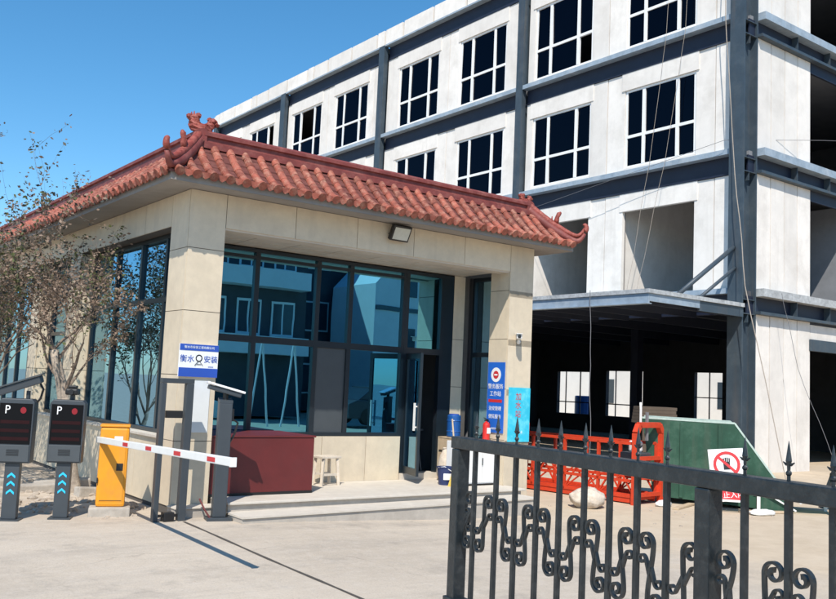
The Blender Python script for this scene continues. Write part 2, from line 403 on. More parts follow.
# porch soffit, laid in boards
sx = [4.49, 5.1, 5.75, 6.4, 7.05, 7.7, 8.35, 9.15]
for a, b in zip(sx, sx[1:]):
    block('soffit_board', 'soffit', a+.006, b-.006, YF+.26, 10.55, 3.375, 3.39, GH)
    block('soffit_board', 'soffit', a+.006, b-.006, 10.562, 11.1, 3.372, 3.388, GH)
gbox('ceiling_slab', 'stone_core', 4.0+.05, XR, YF+.02, YB, 3.78, 3.80)
gbox('soffit_trim', 'soffit', 4.495, 9.148, YF+.02, YF+.255, 3.352, 3.386)
# dado wall below the glass, slabs
for a, b in zip([4.49, 5.2, 5.9, 6.65, 7.4, 8.02], [5.2, 5.9, 6.65, 7.4, 8.02, 8.03][:5]): slab_f(a, b, .17, .825, 10.93)
gbox('dado_core', 'stone_core', 4.49, 8.03, 10.945, 11.08, .0, .82)
slab_f(8.76, 8.975, .17, .825, 10.93); gbox('dado_core', 'stone_core', 8.765, 8.97, 10.945, 11.08, 0, .82)
for a, b in zip([10.40, 11.28, 12.16, 13.08], [11.28, 12.16, 13.08, 14.0]): slab_l(a, b, .05, .83, 4.10)
slab_l(14.5, 15.35, .05, .83, 4.10); slab_l(15.35, 16.2, .05, .83, 4.10)
for i in range(4): slab_l(16.7+.875*i, 16.7+.875*(i+1), .05, .83, 4.10)
gbox('side_dado_core', 'stone_core', 4.115, 4.26, 10.401, YB, 0, .825)
gbox('window_sill', 'tread', 4.06, 4.30, 10.402, 13.998, .832, .86)
gbox('window_sill', 'tread', 4.06, 4.30, 14.502, 16.198, .832, .86)
gbox('window_sill', 'tread', 4.06, 4.30, 16.702, 20.198, .832, .86)
# room shell behind the glass
room = MB()
room.box(4.32, XR, 16.5, 16.6, 0, 3.4); room.box(XR-.1, XR, 10.97, 16.5, .0, 3.4); room.box(4.3, XR-.1, 11.09, 16.5, .06, .17)
room.build('room_shell', 'inner', GH, world=True)
desk = MB().box(5.2, 7.4, 12.2, 12.9, .85, .9).box(5.25, 5.3, 12.25, 12.85, .17, .85).box(7.3, 7.35, 12.25, 12.85, .17, .85); desk.build('desk', 'wood', GH, world=True)
gbox('curtain', 'paper', 4.55, 4.58, 10.6, 12.0, .9, 2.45)
gbox('curtain', 'paper', 4.55, 4.58, 12.5, 13.8, .9, 2.3)

# front glazing
def glazing_f(name, cells, x0, x1, z0, z1, y, vbars, hbars, gm):
    fr = MB(); d = .05
    fr.box(x0, x1, y, y+.09, z0, z0+d).box(x0, x1, y, y+.09, z1-d, z1)
    fr.box(x0, x0+d, y+.001, y+.089, z0+d, z1-d).box(x1-d, x1, y+.001, y+.089, z0+d, z1-d)
    for x, a, b, wd in vbars: fr.box(x-wd/2, x+wd/2, y+.002, y+.088, a, b)
    for z, a, b, wd in hbars: fr.box(a, b, y+.003, y+.087, z-wd/2, z+wd/2)
    f = fr.build(name, 'frame', GH, world=True)
    for (a, b, c, e) in cells:
        block('pane', gm, a, b, y+.04, y+.046, c, e, f)
    return f
YG = 10.95
ZT = 2.12
vb = [(x, .87, 3.30, .07) for x in (5.50, 6.47, 7.03)]
hb = [(ZT, 4.54, 8.97, .09), (3.235, 4.54, 8.97, .045)]
cells = []
xb = [4.49, 5.50, 6.47, 7.03, 8.02]
for a, b in zip(xb, xb[1:]):
    cells += [(a+.03, b-.03, .86, ZT-.04), (a+.03, b-.03, ZT+.04, 3.22), (a+.03, b-.03, 3.25, 3.31)]
glazing_f('glass_front', [c for c in cells if not (c[0] > 6.4 and c[0] < 6.6 and c[2] < 1)], 4.49, 8.02, .825, 3.352, YG, vb, hb[:0]+[(ZT, 4.54, 7.97, .09), (3.235, 4.54, 7.97, .045)], 'glass')
gbox('vent_panel', 'device_lo', 6.505, 6.995, YG+.03, YG+.05, .872, ZT-.046)
df = MB()
df.box(8.021, 8.09, YG, YG+.09, .19, 3.352).box(8.72, 8.969, YG+.001, YG+.09, .826, 3.352)
df.box(8.09, 8.72, YG+.002, YG+.088, ZT-.04, ZT+.05).box(8.09, 8.72, YG+.002, YG+.088, 3.30, 3.35).box(8.72, 8.76, YG+.001, YG+.09, .19, .826)
dfr = df.build('door_frame', 'frame', GH, world=True)
block('pane', 'glass', 8.08, 8.73, YG+.04, YG+.046, ZT+.04, 3.31, dfr)
gbox('door_sill', 'tread', 8.03, 8.76, 10.90, 11.15, .12, .27)
# door leaf, swung open towards the yard
hx, hy = 8.10, YG-.01; dd = Vector((-.30, -.954, 0)); nn = Vector((.954, -.30, 0))
dl = Matrix(((dd.x, nn.x, 0, hx), (dd.y, nn.y, 0, hy), (0, 0, 1, .29), (0, 0, 0, 1)))
lf = MB(); lf.box(0, .06, -.02, .02, 0, 1.78, dl).box(.58, .64, -.02, .02, 0, 1.78, dl).box(.06, .58, -.02, .02, 0, .10, dl).box(.06, .58, -.02, .02, 1.70, 1.78, dl)
leaf = lf.build('door_leaf', 'frame', GH, world=True)
pn = MB().box(.06, .58, -.004, .004, .1, 1.70, dl).build('pane', 'glass_side', leaf); pn.location = leaf.location*0
hd = MB().bar(dl @ Vector((.55, -.05, .65)), dl @ Vector((.55, -.05, 1.05)), .025).bar(dl @ Vector((.55, -.05, .7)), dl @ Vector((.55, .0, .7)), .02).bar(dl @ Vector((.55, -.05, 1.0)), dl @ Vector((.55, 0, 1.0)), .02).build('handle', 'white', leaf)
# side glazing between pilaster and right column (faces -X)
sw = MB(); X0 = 9.36
sw.box(X0, X0+.08, 10.285, 10.33, .18, 3.36).box(X0, X0+.08, 10.90, 10.945, .18, 3.36).box(X0+.001, X0+.079, 10.33, 10.90, .18, .24).box(X0+.001, X0+.079, 10.33, 10.90, 3.30, 3.36)
sw.box(X0+.002, X0+.078, 10.33, 10.90, ZT-.03, ZT+.04)
swf = sw.build('side_screen', 'frame', GH, world=True)
block('pane', 'glass_side', X0+.035, X0+.041, 10.325, 10.905, .235, ZT-.025, swf)
block('pane', 'glass_side', X0+.035, X0+.041, 10.325, 10.905, ZT+.035, 3.305, swf)
# left side windows (face -X)
def glazing_l(y0, y1, ms, tr, x=4.24):
    fr = MB(); d = .05; z0, z1 = .862, 3.39
    fr.box(x, x+.08, y0, y1, z0, z0+d).box(x, x+.08, y0, y1, z1-d, z1).box(x+.001, x+.079, y0, y0+d, z0+d, z1-d).box(x+.001, x+.079, y1-d, y1, z0+d, z1-d)
    for yy in ms: fr.box(x+.002, x+.078, yy-.03, yy+.03, z0+d, z1-d)
    fr.box(x+.003, x+.077, y0+d, y1-d, tr-.03, tr+.03)
    f = fr.build('window_frame', 'frame', GH, world=True)
    yy = [y0]+ms+[y1]
    for a, b in zip(yy, yy[1:]):
        block('pane', 'glass_side', x+.04, x+.046, a+.028, b-.028, z0+.03, tr-.025, f)
        block('pane', 'glass_side', x+.04, x+.046, a+.028, b-.028, tr+.025, z1-.03, f)
glazing_l(10.405, 13.995, [11.05, 11.95, 12.95], 2.55)
glazing_l(14.505, 16.195, [15.3], 2.2)
glazing_l(16.705, 20.195, [17.6, 18.5, 19.4], 2.55)

# eave: soffit and fascia
ev = MB()
OV = .42
ev.add([(XL-OV, YF-OV, 3.755), (XR+OV, YF-OV, 3.755), (XR+OV, YB, 3.755), (XL-OV, YB, 3.755), (XL+.05, YF+.05, 3.785), (XR-.05, YF+.05, 3.785), (XR-.05, YB, 3.785), (XL+.05, YB, 3.785)],
       [(0, 1, 5, 4), (3, 0, 4, 7), (1, 2, 6, 5)])
ev.box(XL-OV, XR+OV, YF-OV, YF-OV+.03, 3.756, 3.85).box(XL-OV, XL-OV+.03, YF-OV+.03, YB, 3.756, 3.85).box(XR+OV-.03, XR+OV, YF-OV+.03, YB, 3.756, 3.85)
ev.build('eave', 'eave', GH, world=True)
gbox('flat_roof', 'eave', XL+.14, XR-.14, YF+.14, YB, 3.81, 4.30)

# tile skirt
def prof(t): return (-.45+.55*t, 3.845+.505*t**1.22)          # horizontal offset from wall face, height
NR = 5
TT = [i/NR for i in range(NR+1)]
def bed_strip(fn, a, b, cut0, cut1):
    m = MB()
    for i in range(NR):
        (h0, z0), (h1, z1) = prof(TT[i]), prof(TT[i+1])
        p = [fn(a+(h0 if cut0 else 0), h0, z0+.016), fn(b-(h0 if cut1 else 0), h0, z0+.022), fn(b-(h1 if cut1 else 0), h1, z1), fn(a+(h1 if cut0 else 0), h1, z1)]
        q = [fn(a+(h0 if cut0 else 0), h0, z0-.01), fn(b-(h0 if cut1 else 0), h0, z0-.01)]
        m.add(p+q, [(0, 1, 2, 3), (4, 5, 1, 0)])
    return m
ff = lambda u, h, z: (u, YF+h, z)
fl = lambda u, h, z: (XL+h, u, z)
fr_ = lambda u, h, z: (XR-h, u, z)
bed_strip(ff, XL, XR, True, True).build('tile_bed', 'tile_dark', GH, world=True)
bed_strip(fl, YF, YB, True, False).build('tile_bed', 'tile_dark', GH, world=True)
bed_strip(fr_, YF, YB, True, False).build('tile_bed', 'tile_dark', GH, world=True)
PIT = .2
ROW = []
for i in range(NR):
    (h0, z0), (h1, z1) = prof(TT[i]), prof(TT[i+1]); L = math.hypot(h1-h0, z1-z0)+.045
    m = MB(); sg = 7
    for k in range(sg+1):
        a = math.pi*k/sg; ra, rb = .054, .047
        m.v += [(ra*math.cos(a), -.02, ra*.95*math.sin(a)), (rb*math.cos(a), L-.02, rb*.95*math.sin(a))]
    for k in range(sg): m.f.append((2*k, 2*k+1, 2*k+3, 2*k+2))
    m.f.append(tuple(2*k for k in range(sg+1)))
    if i == 0:                                                   # round end cap
        o = len(m.v); n = 12
        for d_ in (-.045, -.018):
            for k in range(n): a = 2*math.pi*k/n; m.v.append((.056*math.cos(a), d_, .008+.056*math.sin(a)))
        m.f.append(tuple(o+k for k in range(n)))
        for k in range(n): m.f.append((o+k, o+n+k, o+n+(k+1) % n, o+(k+1) % n))
    ROW.append((m.mesh('barrel_tile', 'tile'), h0, z0, math.atan2(z1-z0, h1-h0)))
drip = MB().prism([(-.075, .02), (.075, .02), (.05, -.03), (0, -.06), (-.05, -.03)], lambda u, v, w_: (u, w_, v), (-.03, -.015)).mesh('drip_tile', 'tile')
rest = MB(); count = 0
def tile_cols(face, a, b, lim=None):
    global count
    n = int((b-a)/PIT); st = (b-a)/n
    for k in range(n):
        u = a+st*(k+.5)
        for i, (me, h0, z0, an) in enumerate(ROW):
            h1 = prof(TT[i+1])[0]; hm = (h0+h1)/2
            if face == 'f':
                if not (XL+hm < u < XR-hm): continue
                loc = (u, YF+h0, z0+.018); rot = (an+random.uniform(-.015, .015), random.uniform(-.03, .03), random.uniform(-.02, .02))
            else:
                if u < YF+hm: continue
                loc = (XL+h0, u, z0+.018); rot = (an, 0, R(-90)+random.uniform(-.02, .02))
            if count < 300 and u < 19:
                link('barrel_tile', me, GH, True, loc, rot); count += 1
            else:
                from mathutils import Euler
                mt = Matrix.Translation(loc) @ Euler(rot).to_matrix().to_4x4()
                rest.add([mt @ v.co for v in me.vertices], [tuple(p.vertices) for p in me.polygons])
        if k < n-1:
            u2 = u+st/2; h0, z0 = prof(0)
            if face == 'f': link('drip_tile', drip, GH, True, (u2, YF+h0, z0+.02), (0, 0, 0))
            elif u2 < 17: link('drip_tile', drip, GH, True, (XL+h0, u2, z0+.02), (0, 0, R(-90)))
tile_cols('f', XL-.45, XR+.45)
tile_cols('l', YF-.45, YB)
rs = rest.build('far_tiles', 'tile', GH, world=True); rs['kind'] = 'stuff'

# ridge mouldings
rp = [(-.085, -.12), (.085, -.12), (.085, -.045), (.055, -.03), (.055, .02), (.085, .03), (.085, .07), (.045, .10), (0, .112), (-.045, .10), (-.085, .07), (-.085, .03), (-.055, .02), (-.055, -.03), (-.085, -.045)]
ZR = 4.42
def ridge(name, fn, a, b): MB().prism(rp, lambda u, v, w_: fn(u, v, w_), (a, b)).build(name, 'ridge', GH, world=True)
ridge('ridge', lambda u, v, w_: (w_, YF+.10+u, ZR+v), XL+.12, XR-.12)
ridge('ridge', lambda u, v, w_: (XL+.10+u, w_, ZR+v), YF+.02, YB)
ridge('ridge', lambda u, v, w_: (XR-.10+u, w_, ZR+v), YF+.02, YB)
def hip(cx, cy, dx, dy):
    """hip ridge from the ridge corner down to a swept-up tip"""
    pts = []
    for i in range(19):
        t = i/18*1.2
        if t <= 1: h = .1-.55*t; z = 3.845+.505*(1-t)**1.35+.10
        else: h = -.45-.55*(t-1)*.8; z = 3.945+3.0*(t-1)**2
        pts.append(Vector((cx+dx*h*-1, cy+dy*h*-1, z)))
    m = MB(); m.tube([p-Vector((0, 0, .03)) for p in pts], [.075]*10+[.075-.006*i for i in range(9)], 8)
    o = m.build('hip_ridge', 'ridge', GH, world=True, smooth=True)
    m2 = MB(); m2.tube([p+Vector((0, 0, .055)) for p in pts], [.05]*10+[.05-.0035*i for i in range(9)], 8); m2.build('cap_roll', 'ornament', o, smooth=True)
    # upright beast on the hip and a curled tip
    tip = pts[-1]; out = Vector((dx, dy, 0)).normalized()
    c = MB(); cp = []
    for i in range(11):
        a = R(-70)+R(190)*i/10; cp.append(tip+out*(.035*math.cos(a)-.012)+Vector((0, 0, .06+.05*math.sin(a))))
    c.tube(cp, [.04, .042, .042, .04, .038, .036, .034, .032, .028, .022, .014], 8); c.build('tip_curl', 'ornament', o, smooth=True)
    s = pts[9]+Vector((0, 0, .1))
    b = MB(); b.tube([s, s+Vector((0, 0, .05)), s+Vector((0, 0, .10))+out*.01, s+Vector((0, 0, .15))+out*.035, s+Vector((0, 0, .175))+out*.065], [.035, .04, .032, .036, .016], 8)
    b.tube([s-out*.03, s-out*.075+Vector((0, 0, .05)), s-out*.07+Vector((0, 0, .11))], [.025, .02, .008], 6)
    b.build('ridge_beast', 'ornament', o, smooth=True)
hip(XL, YF, -1, -1); hip(XR, YF, 1, -1)
def blob(m, c, r, sd, amp=.22):
    n, k = 9, 12; o = len(m.v)
    for i in range(n+1):
        ph = math.pi*i/n
        for j in range(k):
            th = 2*math.pi*j/k; v = Vector((math.sin(ph)*math.cos(th), math.sin(ph)*math.sin(th), math.cos(ph)))
            q = 1+amp*mn.noise(v*2.6+Vector((sd, sd*.7, 0)))
            m.v.append(tuple(Vector(c)+Vector((v.x*r[0], v.y*r[1], v.z*r[2]))*q))
    for i in range(n):
        for j in range(k): m.f.append((o+i*k+j, o+(i+1)*k+j, o+(i+1)*k+(j+1) % k, o+i*k+(j+1) % k))
def finial(x, y, z, ang, s=1.0):
    """weathered ridge-end beast: squat body, upright crested head, raised curled tail"""
    c = Vector((x, y, z)); d = Vector((math.cos(ang), math.sin(ang), 0)); up = Vector((0, 0, 1))
    m = MB()
    for k, (a, h, r) in enumerate(((0, .03, (.15, .10, .10)), (-.09, .11, (.085, .085, .11)), (-.10, .21, (.075, .07, .075)), (-.155, .235, (.05, .05, .045)), (-.05, .265, (.035, .04, .05)),
                                   (.10, .11, (.06, .065, .09)), (.13, .19, (.07, .06, .06)), (.175, .15, (.045, .05, .04)), (.09, .235, (.035, .035, .035)))):
        blob(m, c+d*a*1.25*s+up*h*.85*s, [r[0]*1.15*s, r[1]*1.1*s, r[2]*.9*s], 3.1*k+1, .38)
    for i in range(4):
        q = c+d*(-.17+.04*i)*s+up*.23*s
        m.tube([q, q+up*(.045+.02*math.sin(i*1.7))*s], [.02*s, .006*s], 5)
    m.build('ridge_finial', 'ornament', GH, world=True)
finial(XL+.12, YF+.12, ZR+.10, R(-8), .78)
finial(XR-.12, YF+.12, ZR+.09, R(-10), .52)

# steps
st = thing('entrance_steps', 'low concrete entrance steps with pale worn treads before the glass front', 'steps', (6.9, 9.2, -.12))
def sbox(n_, m_, *a, bev=.008): return MB().box(*a).build(n_, m_, st, world=True, bevel=bev)
sbox('platform', 'concrete', 4.56, 9.146, 9.46, 10.925, -.2, .15); sbox('tread', 'tread', 4.54, 9.20, 9.42, 9.846, .152, .182)
sbox('tread', 'tread', 4.56, 9.145, 9.848, 10.925, .151, .18)
m = MB(); m.add([(4.54, 9.04, -.2), (9.06, 9.04, -.25), (9.06, 9.455, -.25), (4.54, 9.455, -.2), (4.54, 9.04, .055), (9.06, 9.04, .085), (9.06, 9.455, .085), (4.54, 9.455, .055)],
      [(3, 2, 1, 0), (4, 5, 6, 7), (0, 1, 5, 4), (1, 2, 6, 5), (2, 3, 7, 6), (3, 0, 4, 7)]); m.build('lower_step', 'concrete', st, world=True)
m = MB(); m.add([(4.53, 9.02, .056), (9.08, 9.02, .087), (9.08, 9.456, .087), (4.53, 9.456, .056), (4.53, 9.02, .076), (9.08, 9.02, .107), (9.08, 9.456, .107), (4.53, 9.456, .076)],
      [(3, 2, 1, 0), (4, 5, 6, 7), (0, 1, 5, 4), (1, 2, 6, 5), (2, 3, 7, 6), (3, 0, 4, 7)]); m.build('tread', 'tread', st, world=True)
sbox('plinth', 'concrete', 4.0, 4.53, 9.62, 9.845, -.05, .10); sbox('tread', 'tread', 3.99, 4.53, 9.60, 9.845, .102, .122)

# red counter box
rb = thing('red_counter', 'dark red boxed counter with pale top under the gatehouse window', 'counter', (5.2, 10.4, .18))
MB().box(4.515, 5.93, 9.93, 10.92, .181, .875).build('cabinet', 'redbox', rb, world=True, bevel=.006)
MB().box(4.505, 5.95, 9.92, 10.92, .877, .90).build('counter_top', 'redbox', rb, world=True, bevel=.005)
MB().box(4.512, 5.933, 9.926, 9.9295, .182, .215).build('kick_strip', 'black', rb, world=True)

# ------------------------------------------------------------------ things fixed to the gatehouse
t = thing('wall_sign', 'blue and white company plate with round emblem on the corner column', 'sign', (4.25, 9.846, 1.77))
MB().box(-.24, .24, -.022, .0, -.19, .19).build('plate', 'board', t, bevel=.003)
MB().box(-.239, .239, -.0255, -.0225, .115, .189).build('top_band', 'blue', t); MB().box(-.239, .239, -.0255, -.0225, -.189, -.085).build('bottom_band', 'blue', t)
text('衡水', .088, 'blue', t, (-.145, -.0245, .015), FRONT); text('安装', .088, 'blue', t, (.145, -.0245, .015), FRONT)
text('衡水市安装工程有限公司', .034, 'pale', t, (0, -.027, .152), FRONT); text('www', .03, 'blue', t, (.15, -.0245, -.065), FRONT)
em = MB()
for a0 in range(0, 360, 20):
    a, b = R(a0), R(a0+20)
    em.add([(r*math.cos(q), -.025, .03+r*math.sin(q)) for r, q in ((.03, a), (.042, a), (.042, b), (.03, b))], [(0, 1, 2, 3), (3, 2, 1, 0)])
em.bar((-.05, -.025, -.055), (-.005, -.025, -.0), .012, .003).bar((.05, -.025, -.055), (.005, -.025, -.0), .012, .003).bar((-.028, -.025, -.04), (.028, -.025, -.04), .01, .003)
em.build('emblem', 'device_lo', t)
t = tag(MB().box(-.12, .12, -.006, 0, -.3, .3).build('paper_notice', 'paper'), 'tall blank paper notice pasted on the corner column below the blue plate', 'notice'); t.location = (4.30, 9.847, 1.24)

t = thing('blue_notice_board', 'tall blue notice board with round red emblem on the right column', 'sign', (9.147, 10.07, 1.47))
MB().box(-.014, 0, -.185, .185, -.53, .53).build('board', 'blue2', t)
em = MB().prism([(.11*math.cos(R(a)), .11*math.sin(R(a))) for a in range(0, 360, 15)], lambda u, v, w_: (w_, u, .34+v), (-.0165, -.0145)); em.build('emblem_disc', 'board', t)
em = MB().prism([(.06*math.cos(R(a)), .06*math.sin(R(a))) for a in range(0, 360, 15)], lambda u, v, w_: (w_, u, .34+v), (-.0185, -.0166)).build('emblem_centre', 'redmark', t)
MB().box(-.0205, -.0186, -.035, .035, .328, .352).build('emblem_bar', 'board', t)
text('警务服务', .085, 'board', t, (-.016, 0, .16), SIDE); text('工作站', .085, 'board', t, (-.016, 0, .05), SIDE)
MB().box(-.0165, -.0145, -.15, .15, -.075, -.03).build('stripe', 'redmark', t)
text('治安管理', .07, 'board', t, (-.016, 0, -.17), SIDE); text('便民服务', .07, 'board', t, (-.016, 0, -.29), SIDE)
text('欢迎光临', .035, 'pale', t, (-.016, 0, -.47), SIDE)
t = thing('aqua_poster', 'aqua blue upright poster with red characters on the front of the right column', 'poster', (9.42, 9.847, 1.22))
MB().box(-.225, .215, -.012, 0, -.40, .41).build('sheet', 'aqua', t)
for i, ch in enumerate('加水站'): text(ch, .12, 'redmark', t, (-.03, -.0135, .27-.13*i), FRONT)
text('纯净水', .05, 'pale', t, (0, -.0135, -.26), FRONT)

def cctv(name, label, loc, rz, arm):
    t = thing(name, label, 'camera', loc, rz)
    MB().lathe([(.035, 0), (.035, .012), (.02, .02)], (0, 0, 0), 12).build('mount', 'white', t, smooth=False).rotation_euler = (R(90), 0, 0)
    MB().tube([(0, -.015, 0), (0, -.09, -.005), (.0, -.12, .03)], .011, 8).build('arm', 'white', t)
    MB().box(-.04, .04, -.24, -.04, .035, .105).build('housing', 'white', t, bevel=.015)
    MB().box(-.045, .045, -.27, -.03, .107, .114).build('sunshade', 'board', t)
    b = MB().lathe([(.026, 0), (.026, .012)], (0, 0, 0), 14).build('lens', 'black', t); b.rotation_euler = (R(90), 0, 0); b.location = (0, -.243, .07)
    return t
cctv('security_camera', 'small white security camera on the right stone column above the posters', (9.36, 9.848, 2.32), R(-40), 0)
t = thing('floodlight', 'black framed square floodlight fixed to the front lintel', 'floodlight', (6.98, 9.848, 3.64))
MB().bar((-.11, 0, 0), (-.11, -.12, 0), .012).bar((.11, 0, 0), (.11, -.12, 0), .012).bar((-.11, -.006, 0), (.11, -.006, 0), .012).build('bracket', 'black', t)
fm = Matrix.Translation((0, -.13, 0)) @ Matrix.Rotation(R(28), 4, 'X')
MB().box(-.15, .15, -.02, .05, -.11, .11, fm).build('housing', 'black', t, bevel=.008)
MB().box(-.125, .125, -.026, -.021, -.085, .085, fm).build('lens', 'lampglass', t)

# ------------------------------------------------------------------ things on the porch
t = thing('stool', 'small bleached wooden stool beside the red counter', 'stool', (6.55, 10.62, .18), R(8))
MB().box(-.17, .17, -.12, .12, .37, .40).build('seat', 'palewood', t, bevel=.006)
for sx_ in (-1, 1):
    for sy_ in (-1, 1): MB().bar((sx_*.15, sy_*.10, 0), (sx_*.12, sy_*.085, .37), .035).build('leg', 'palewood', t)
MB().bar((-.135, -.09, .15), (.135, -.09, .15), .02, .03).bar((-.135, .09, .15), (.135, .09, .15), .02, .03).build('stretcher', 'palewood', t)
def extinguisher(label, loc):
    t = thing('fire_extinguisher', label, 'extinguisher', loc, 0); t.scale = (.72, .72, .62)
    MB().lathe([(.065, 0), (.075, .01), (.075, .40), (.06, .45), (.025, .48), (.022, .5)], seg=16).build('cylinder', 'ext', t, smooth=False)
    MB().box(-.02, .02, -.05, .05, .5, .53).bar((0, -.05, .53), (0, .09, .57), .015).build('valve', 'black', t)
    MB().tube([(.02, 0, .5), (.08, .0, .48), (.1, .0, .35), (.09, 0, .2)], .01, 6).build('hose', 'black', t)
    MB().box(-.05, .05, -.078, -.0755, .2, .34).build('label_plate', 'board', t)
# low white cabinet in front of the right column, with bottles on top of it
t = thing('white_cabinet', 'low white cabinet standing on the porch against the right column', 'cabinet', (8.80, 10.18, .18))
MB().box(-.28, .26, -.25, .25, .03, .62).build('carcass', 'board', t, bevel=.006); MB().box(-.26, .24, -.23, .23, 0, .03).build('plinth', 'black', t)
for a in (-.27, -.005): MB().box(a, a+.255, -.262, -.2515, .05, .60).build('door', 'white', t)
MB().box(-.02, -.008, -.275, -.2625, .3, .4).build('handle', 'device', t)
extinguisher('red fire extinguisher standing on the low white cabinet by the right column', (9.02, 10.12, .802))
t = thing('tool_stand', 'dark wire stand just inside the open door', 'stand', (8.52, 11.3, .17))
for a, b in (((-.15, -.1), (-.05, -.03)), ((.15, -.1), (.05, -.03)), ((0, .15), (0, .03))): MB().bar((*a, 0), (*b, .72), .025).build('leg', 'device', t)
MB().box(-.13, .13, -.11, .11, .721, .75).build('top', 'device', t)
extinguisher('red fire extinguisher on the wire stand inside the open door', (8.52, 11.28, .92))
t = thing('blue_drum', 'blue plastic drum on a pale wooden crate by the pilaster', 'drum', (8.88, 10.72, .83)); t.scale = (.85, .85, .8)
MB().lathe([(.11, 0), (.125, .02), (.125, .40), (.11, .42)], seg=20).build('shell', 'drum', t, smooth=False)
for z in (.1, .3): MB().lathe([(.126, 0), (.133, .01), (.126, .025)], (0, 0, z), 20).build('hoop', 'drum', t)
MB().lathe([(.09, 0), (.09, .02)], (0, 0, .421), 16).build('lid', 'blue', t)
t = thing('wooden_crate', 'pale wooden crate under the blue drum beside the open door', 'crate', (8.88, 10.72, .18))
for z in (.0, .22, .44):
    for y in (-.16, .14): MB().box(-.16, .16, y, y+.02, z+.01, z+.19).build('slat', 'wood', t)
    for x in (-.16, .14): MB().box(x, x+.02, -.139, .139, z+.01, z+.19).build('slat', 'wood', t)
MB().box(-.165, .165, -.165, .165, .632, .648).build('lid', 'wood', t)
t = thing('bucket', 'navy bucket with white label on the porch step', 'bucket', (8.32, 10.18, .18))
MB().lathe([(.10, 0), (.13, .24), (.138, .245), (.138, .26), (.12, .26), (.09, .03)], seg=20).build('pail', 'bucket', t)
MB().tube([(-.135, 0, .25), (-.1, -.09, .27), (0, -.14, .2), (.1, -.09, .27), (.135, 0, .25)], .006, 6).build('handle', 'white', t)
MB().prism([(math.cos(R(a))*.1215, math.sin(R(a))*.1215) for a in range(215, 300, 8)]+[(math.cos(R(a))*.118, math.sin(R(a))*.118) for a in range(299, 214, -8)], lambda u, v, w_: (u, v, w_), (.08, .17)).build('label_band', 'board', t)
t = thing('broom', 'yellow headed broom leaning on the white cabinet', 'broom', (8.35, 9.98, .18))
MB().tube([(0, 0, .2), (.05, .2, .95)], .012, 6).build('stick', 'wood', t)
MB().prism([(-.05, .22), (.05, .22), (.13, 0), (-.13, 0)], lambda u, v, w_: (u, w_, v), (-.025, .025)).build('bristles', 'yellow', t)
t = thing('sack_bundle', 'slumped beige sack on the porch beside the door', 'sack', (8.64, 10.62, .18))
m = MB()
for i in range(9):
    z = i/8; r = (.06, .12, .13, .12, .11, .10, .08, .05, .03)[i]
    for k in range(12):
        a = 2*math.pi*k/12; q = r*(1+.15*mn.noise((math.cos(a)*2, math.sin(a)*2, z*4)))
        m.v.append((q*math.cos(a)*.8, q*math.sin(a), z*.5))
for i in range(8):
    for k in range(12): m.f.append((i*12+k, i*12+(k+1) % 12, (i+1)*12+(k+1) % 12, (i+1)*12+k))
m.f += [tuple(range(11, -1, -1)), tuple(96+k for k in range(12))]
m.build('bag', 'sack', t, smooth=True); MB().lathe([(.034, 0), (.038, .012), (.034, .025)], (0, 0, .465), 12).build('tie', 'rope', t)

# ------------------------------------------------------------------ parking barrier equipment
def zt(x, y): return gh(x, y)
t = thing('barrier_gate', 'orange barrier cabinet with white and red boom arm', 'barrier', (3.47, 10.2, zt(3.47, 10.2)), R(-20))
MB().box(-.22, .22, -.20, .20, -.03, .10).build('concrete_base', 'kerb', t, bevel=.02)
MB().box(-.155, .155, -.14, .14, .10, .98).build('cabinet', 'orange', t, bevel=.03)
MB().box(-.16, .16, -.145, .145, .981, 1.005).build('lid', 'orange', t, bevel=.008)
dr = MB().box(-.125, .125, -.1435, -.1402, .16, .90).build('door', 'orange', t); MB().box(-.118, .118, -.1445, -.1436, .168, .174).build('seam', 'black', dr)
MB().box(.04, .11, -.150, -.1436, .50, .58).build('lock_box', 'black', t, bevel=.004)
MB().box(.0, .09, -.1455, -.1436, .84, .88).build('maker_plate', 'pale', t)
MB().box(-.157, -.145, -.155, -.1405, .36, .42).build('hinge', 'black', t)
# boom arm, running out over the lane towards the viewer
bmp = thing('boom_arm_tmp', '', '')
bpy.data.objects.remove(bmp)
A = Vector((3.29, 10.13, .835)); B = Vector((3.10, 6.40, .945))
inv = (Matrix.Translation(t.location) @ Matrix.Rotation(R(-20), 4, 'Z')).inverted()
d = (B-A).normalized(); sd = d.cross(Vector((0, 0, 1))).normalized(); up_ = sd.cross(d)
am = inv @ Matrix(((sd.x, d.x, up_.x, A.x), (sd.y, d.y, up_.y, A.y), (sd.z, d.z, up_.z, A.z), (0, 0, 0, 1)))
Lb = (B-A).length
arm = MB().box(-.022, .022, -.12, Lb, -.033, .033, am).build('boom', 'white', t, bevel=.006)
for a in (1.0, 1.75, 2.55, 3.35):
    for sx_ in (-1, 1):
        e = .0225*sx_; f_ = .0245*sx_
        MB().box(min(e, f_), max(e, f_), a-.085, a+.085, -.02, .017, am).build('red_mark', 'redmark', arm).location = (0, 0, 0)
MB().box(-.026, .026, Lb, Lb+.02, -.036, .036, am).build('end_cap', 'white', arm)
hub = MB().tube([inv @ (A+Vector((.02, .0, 0))), inv @ (A+Vector((.12, .04, 0)))], .05, 12).build('hub', 'black', t)

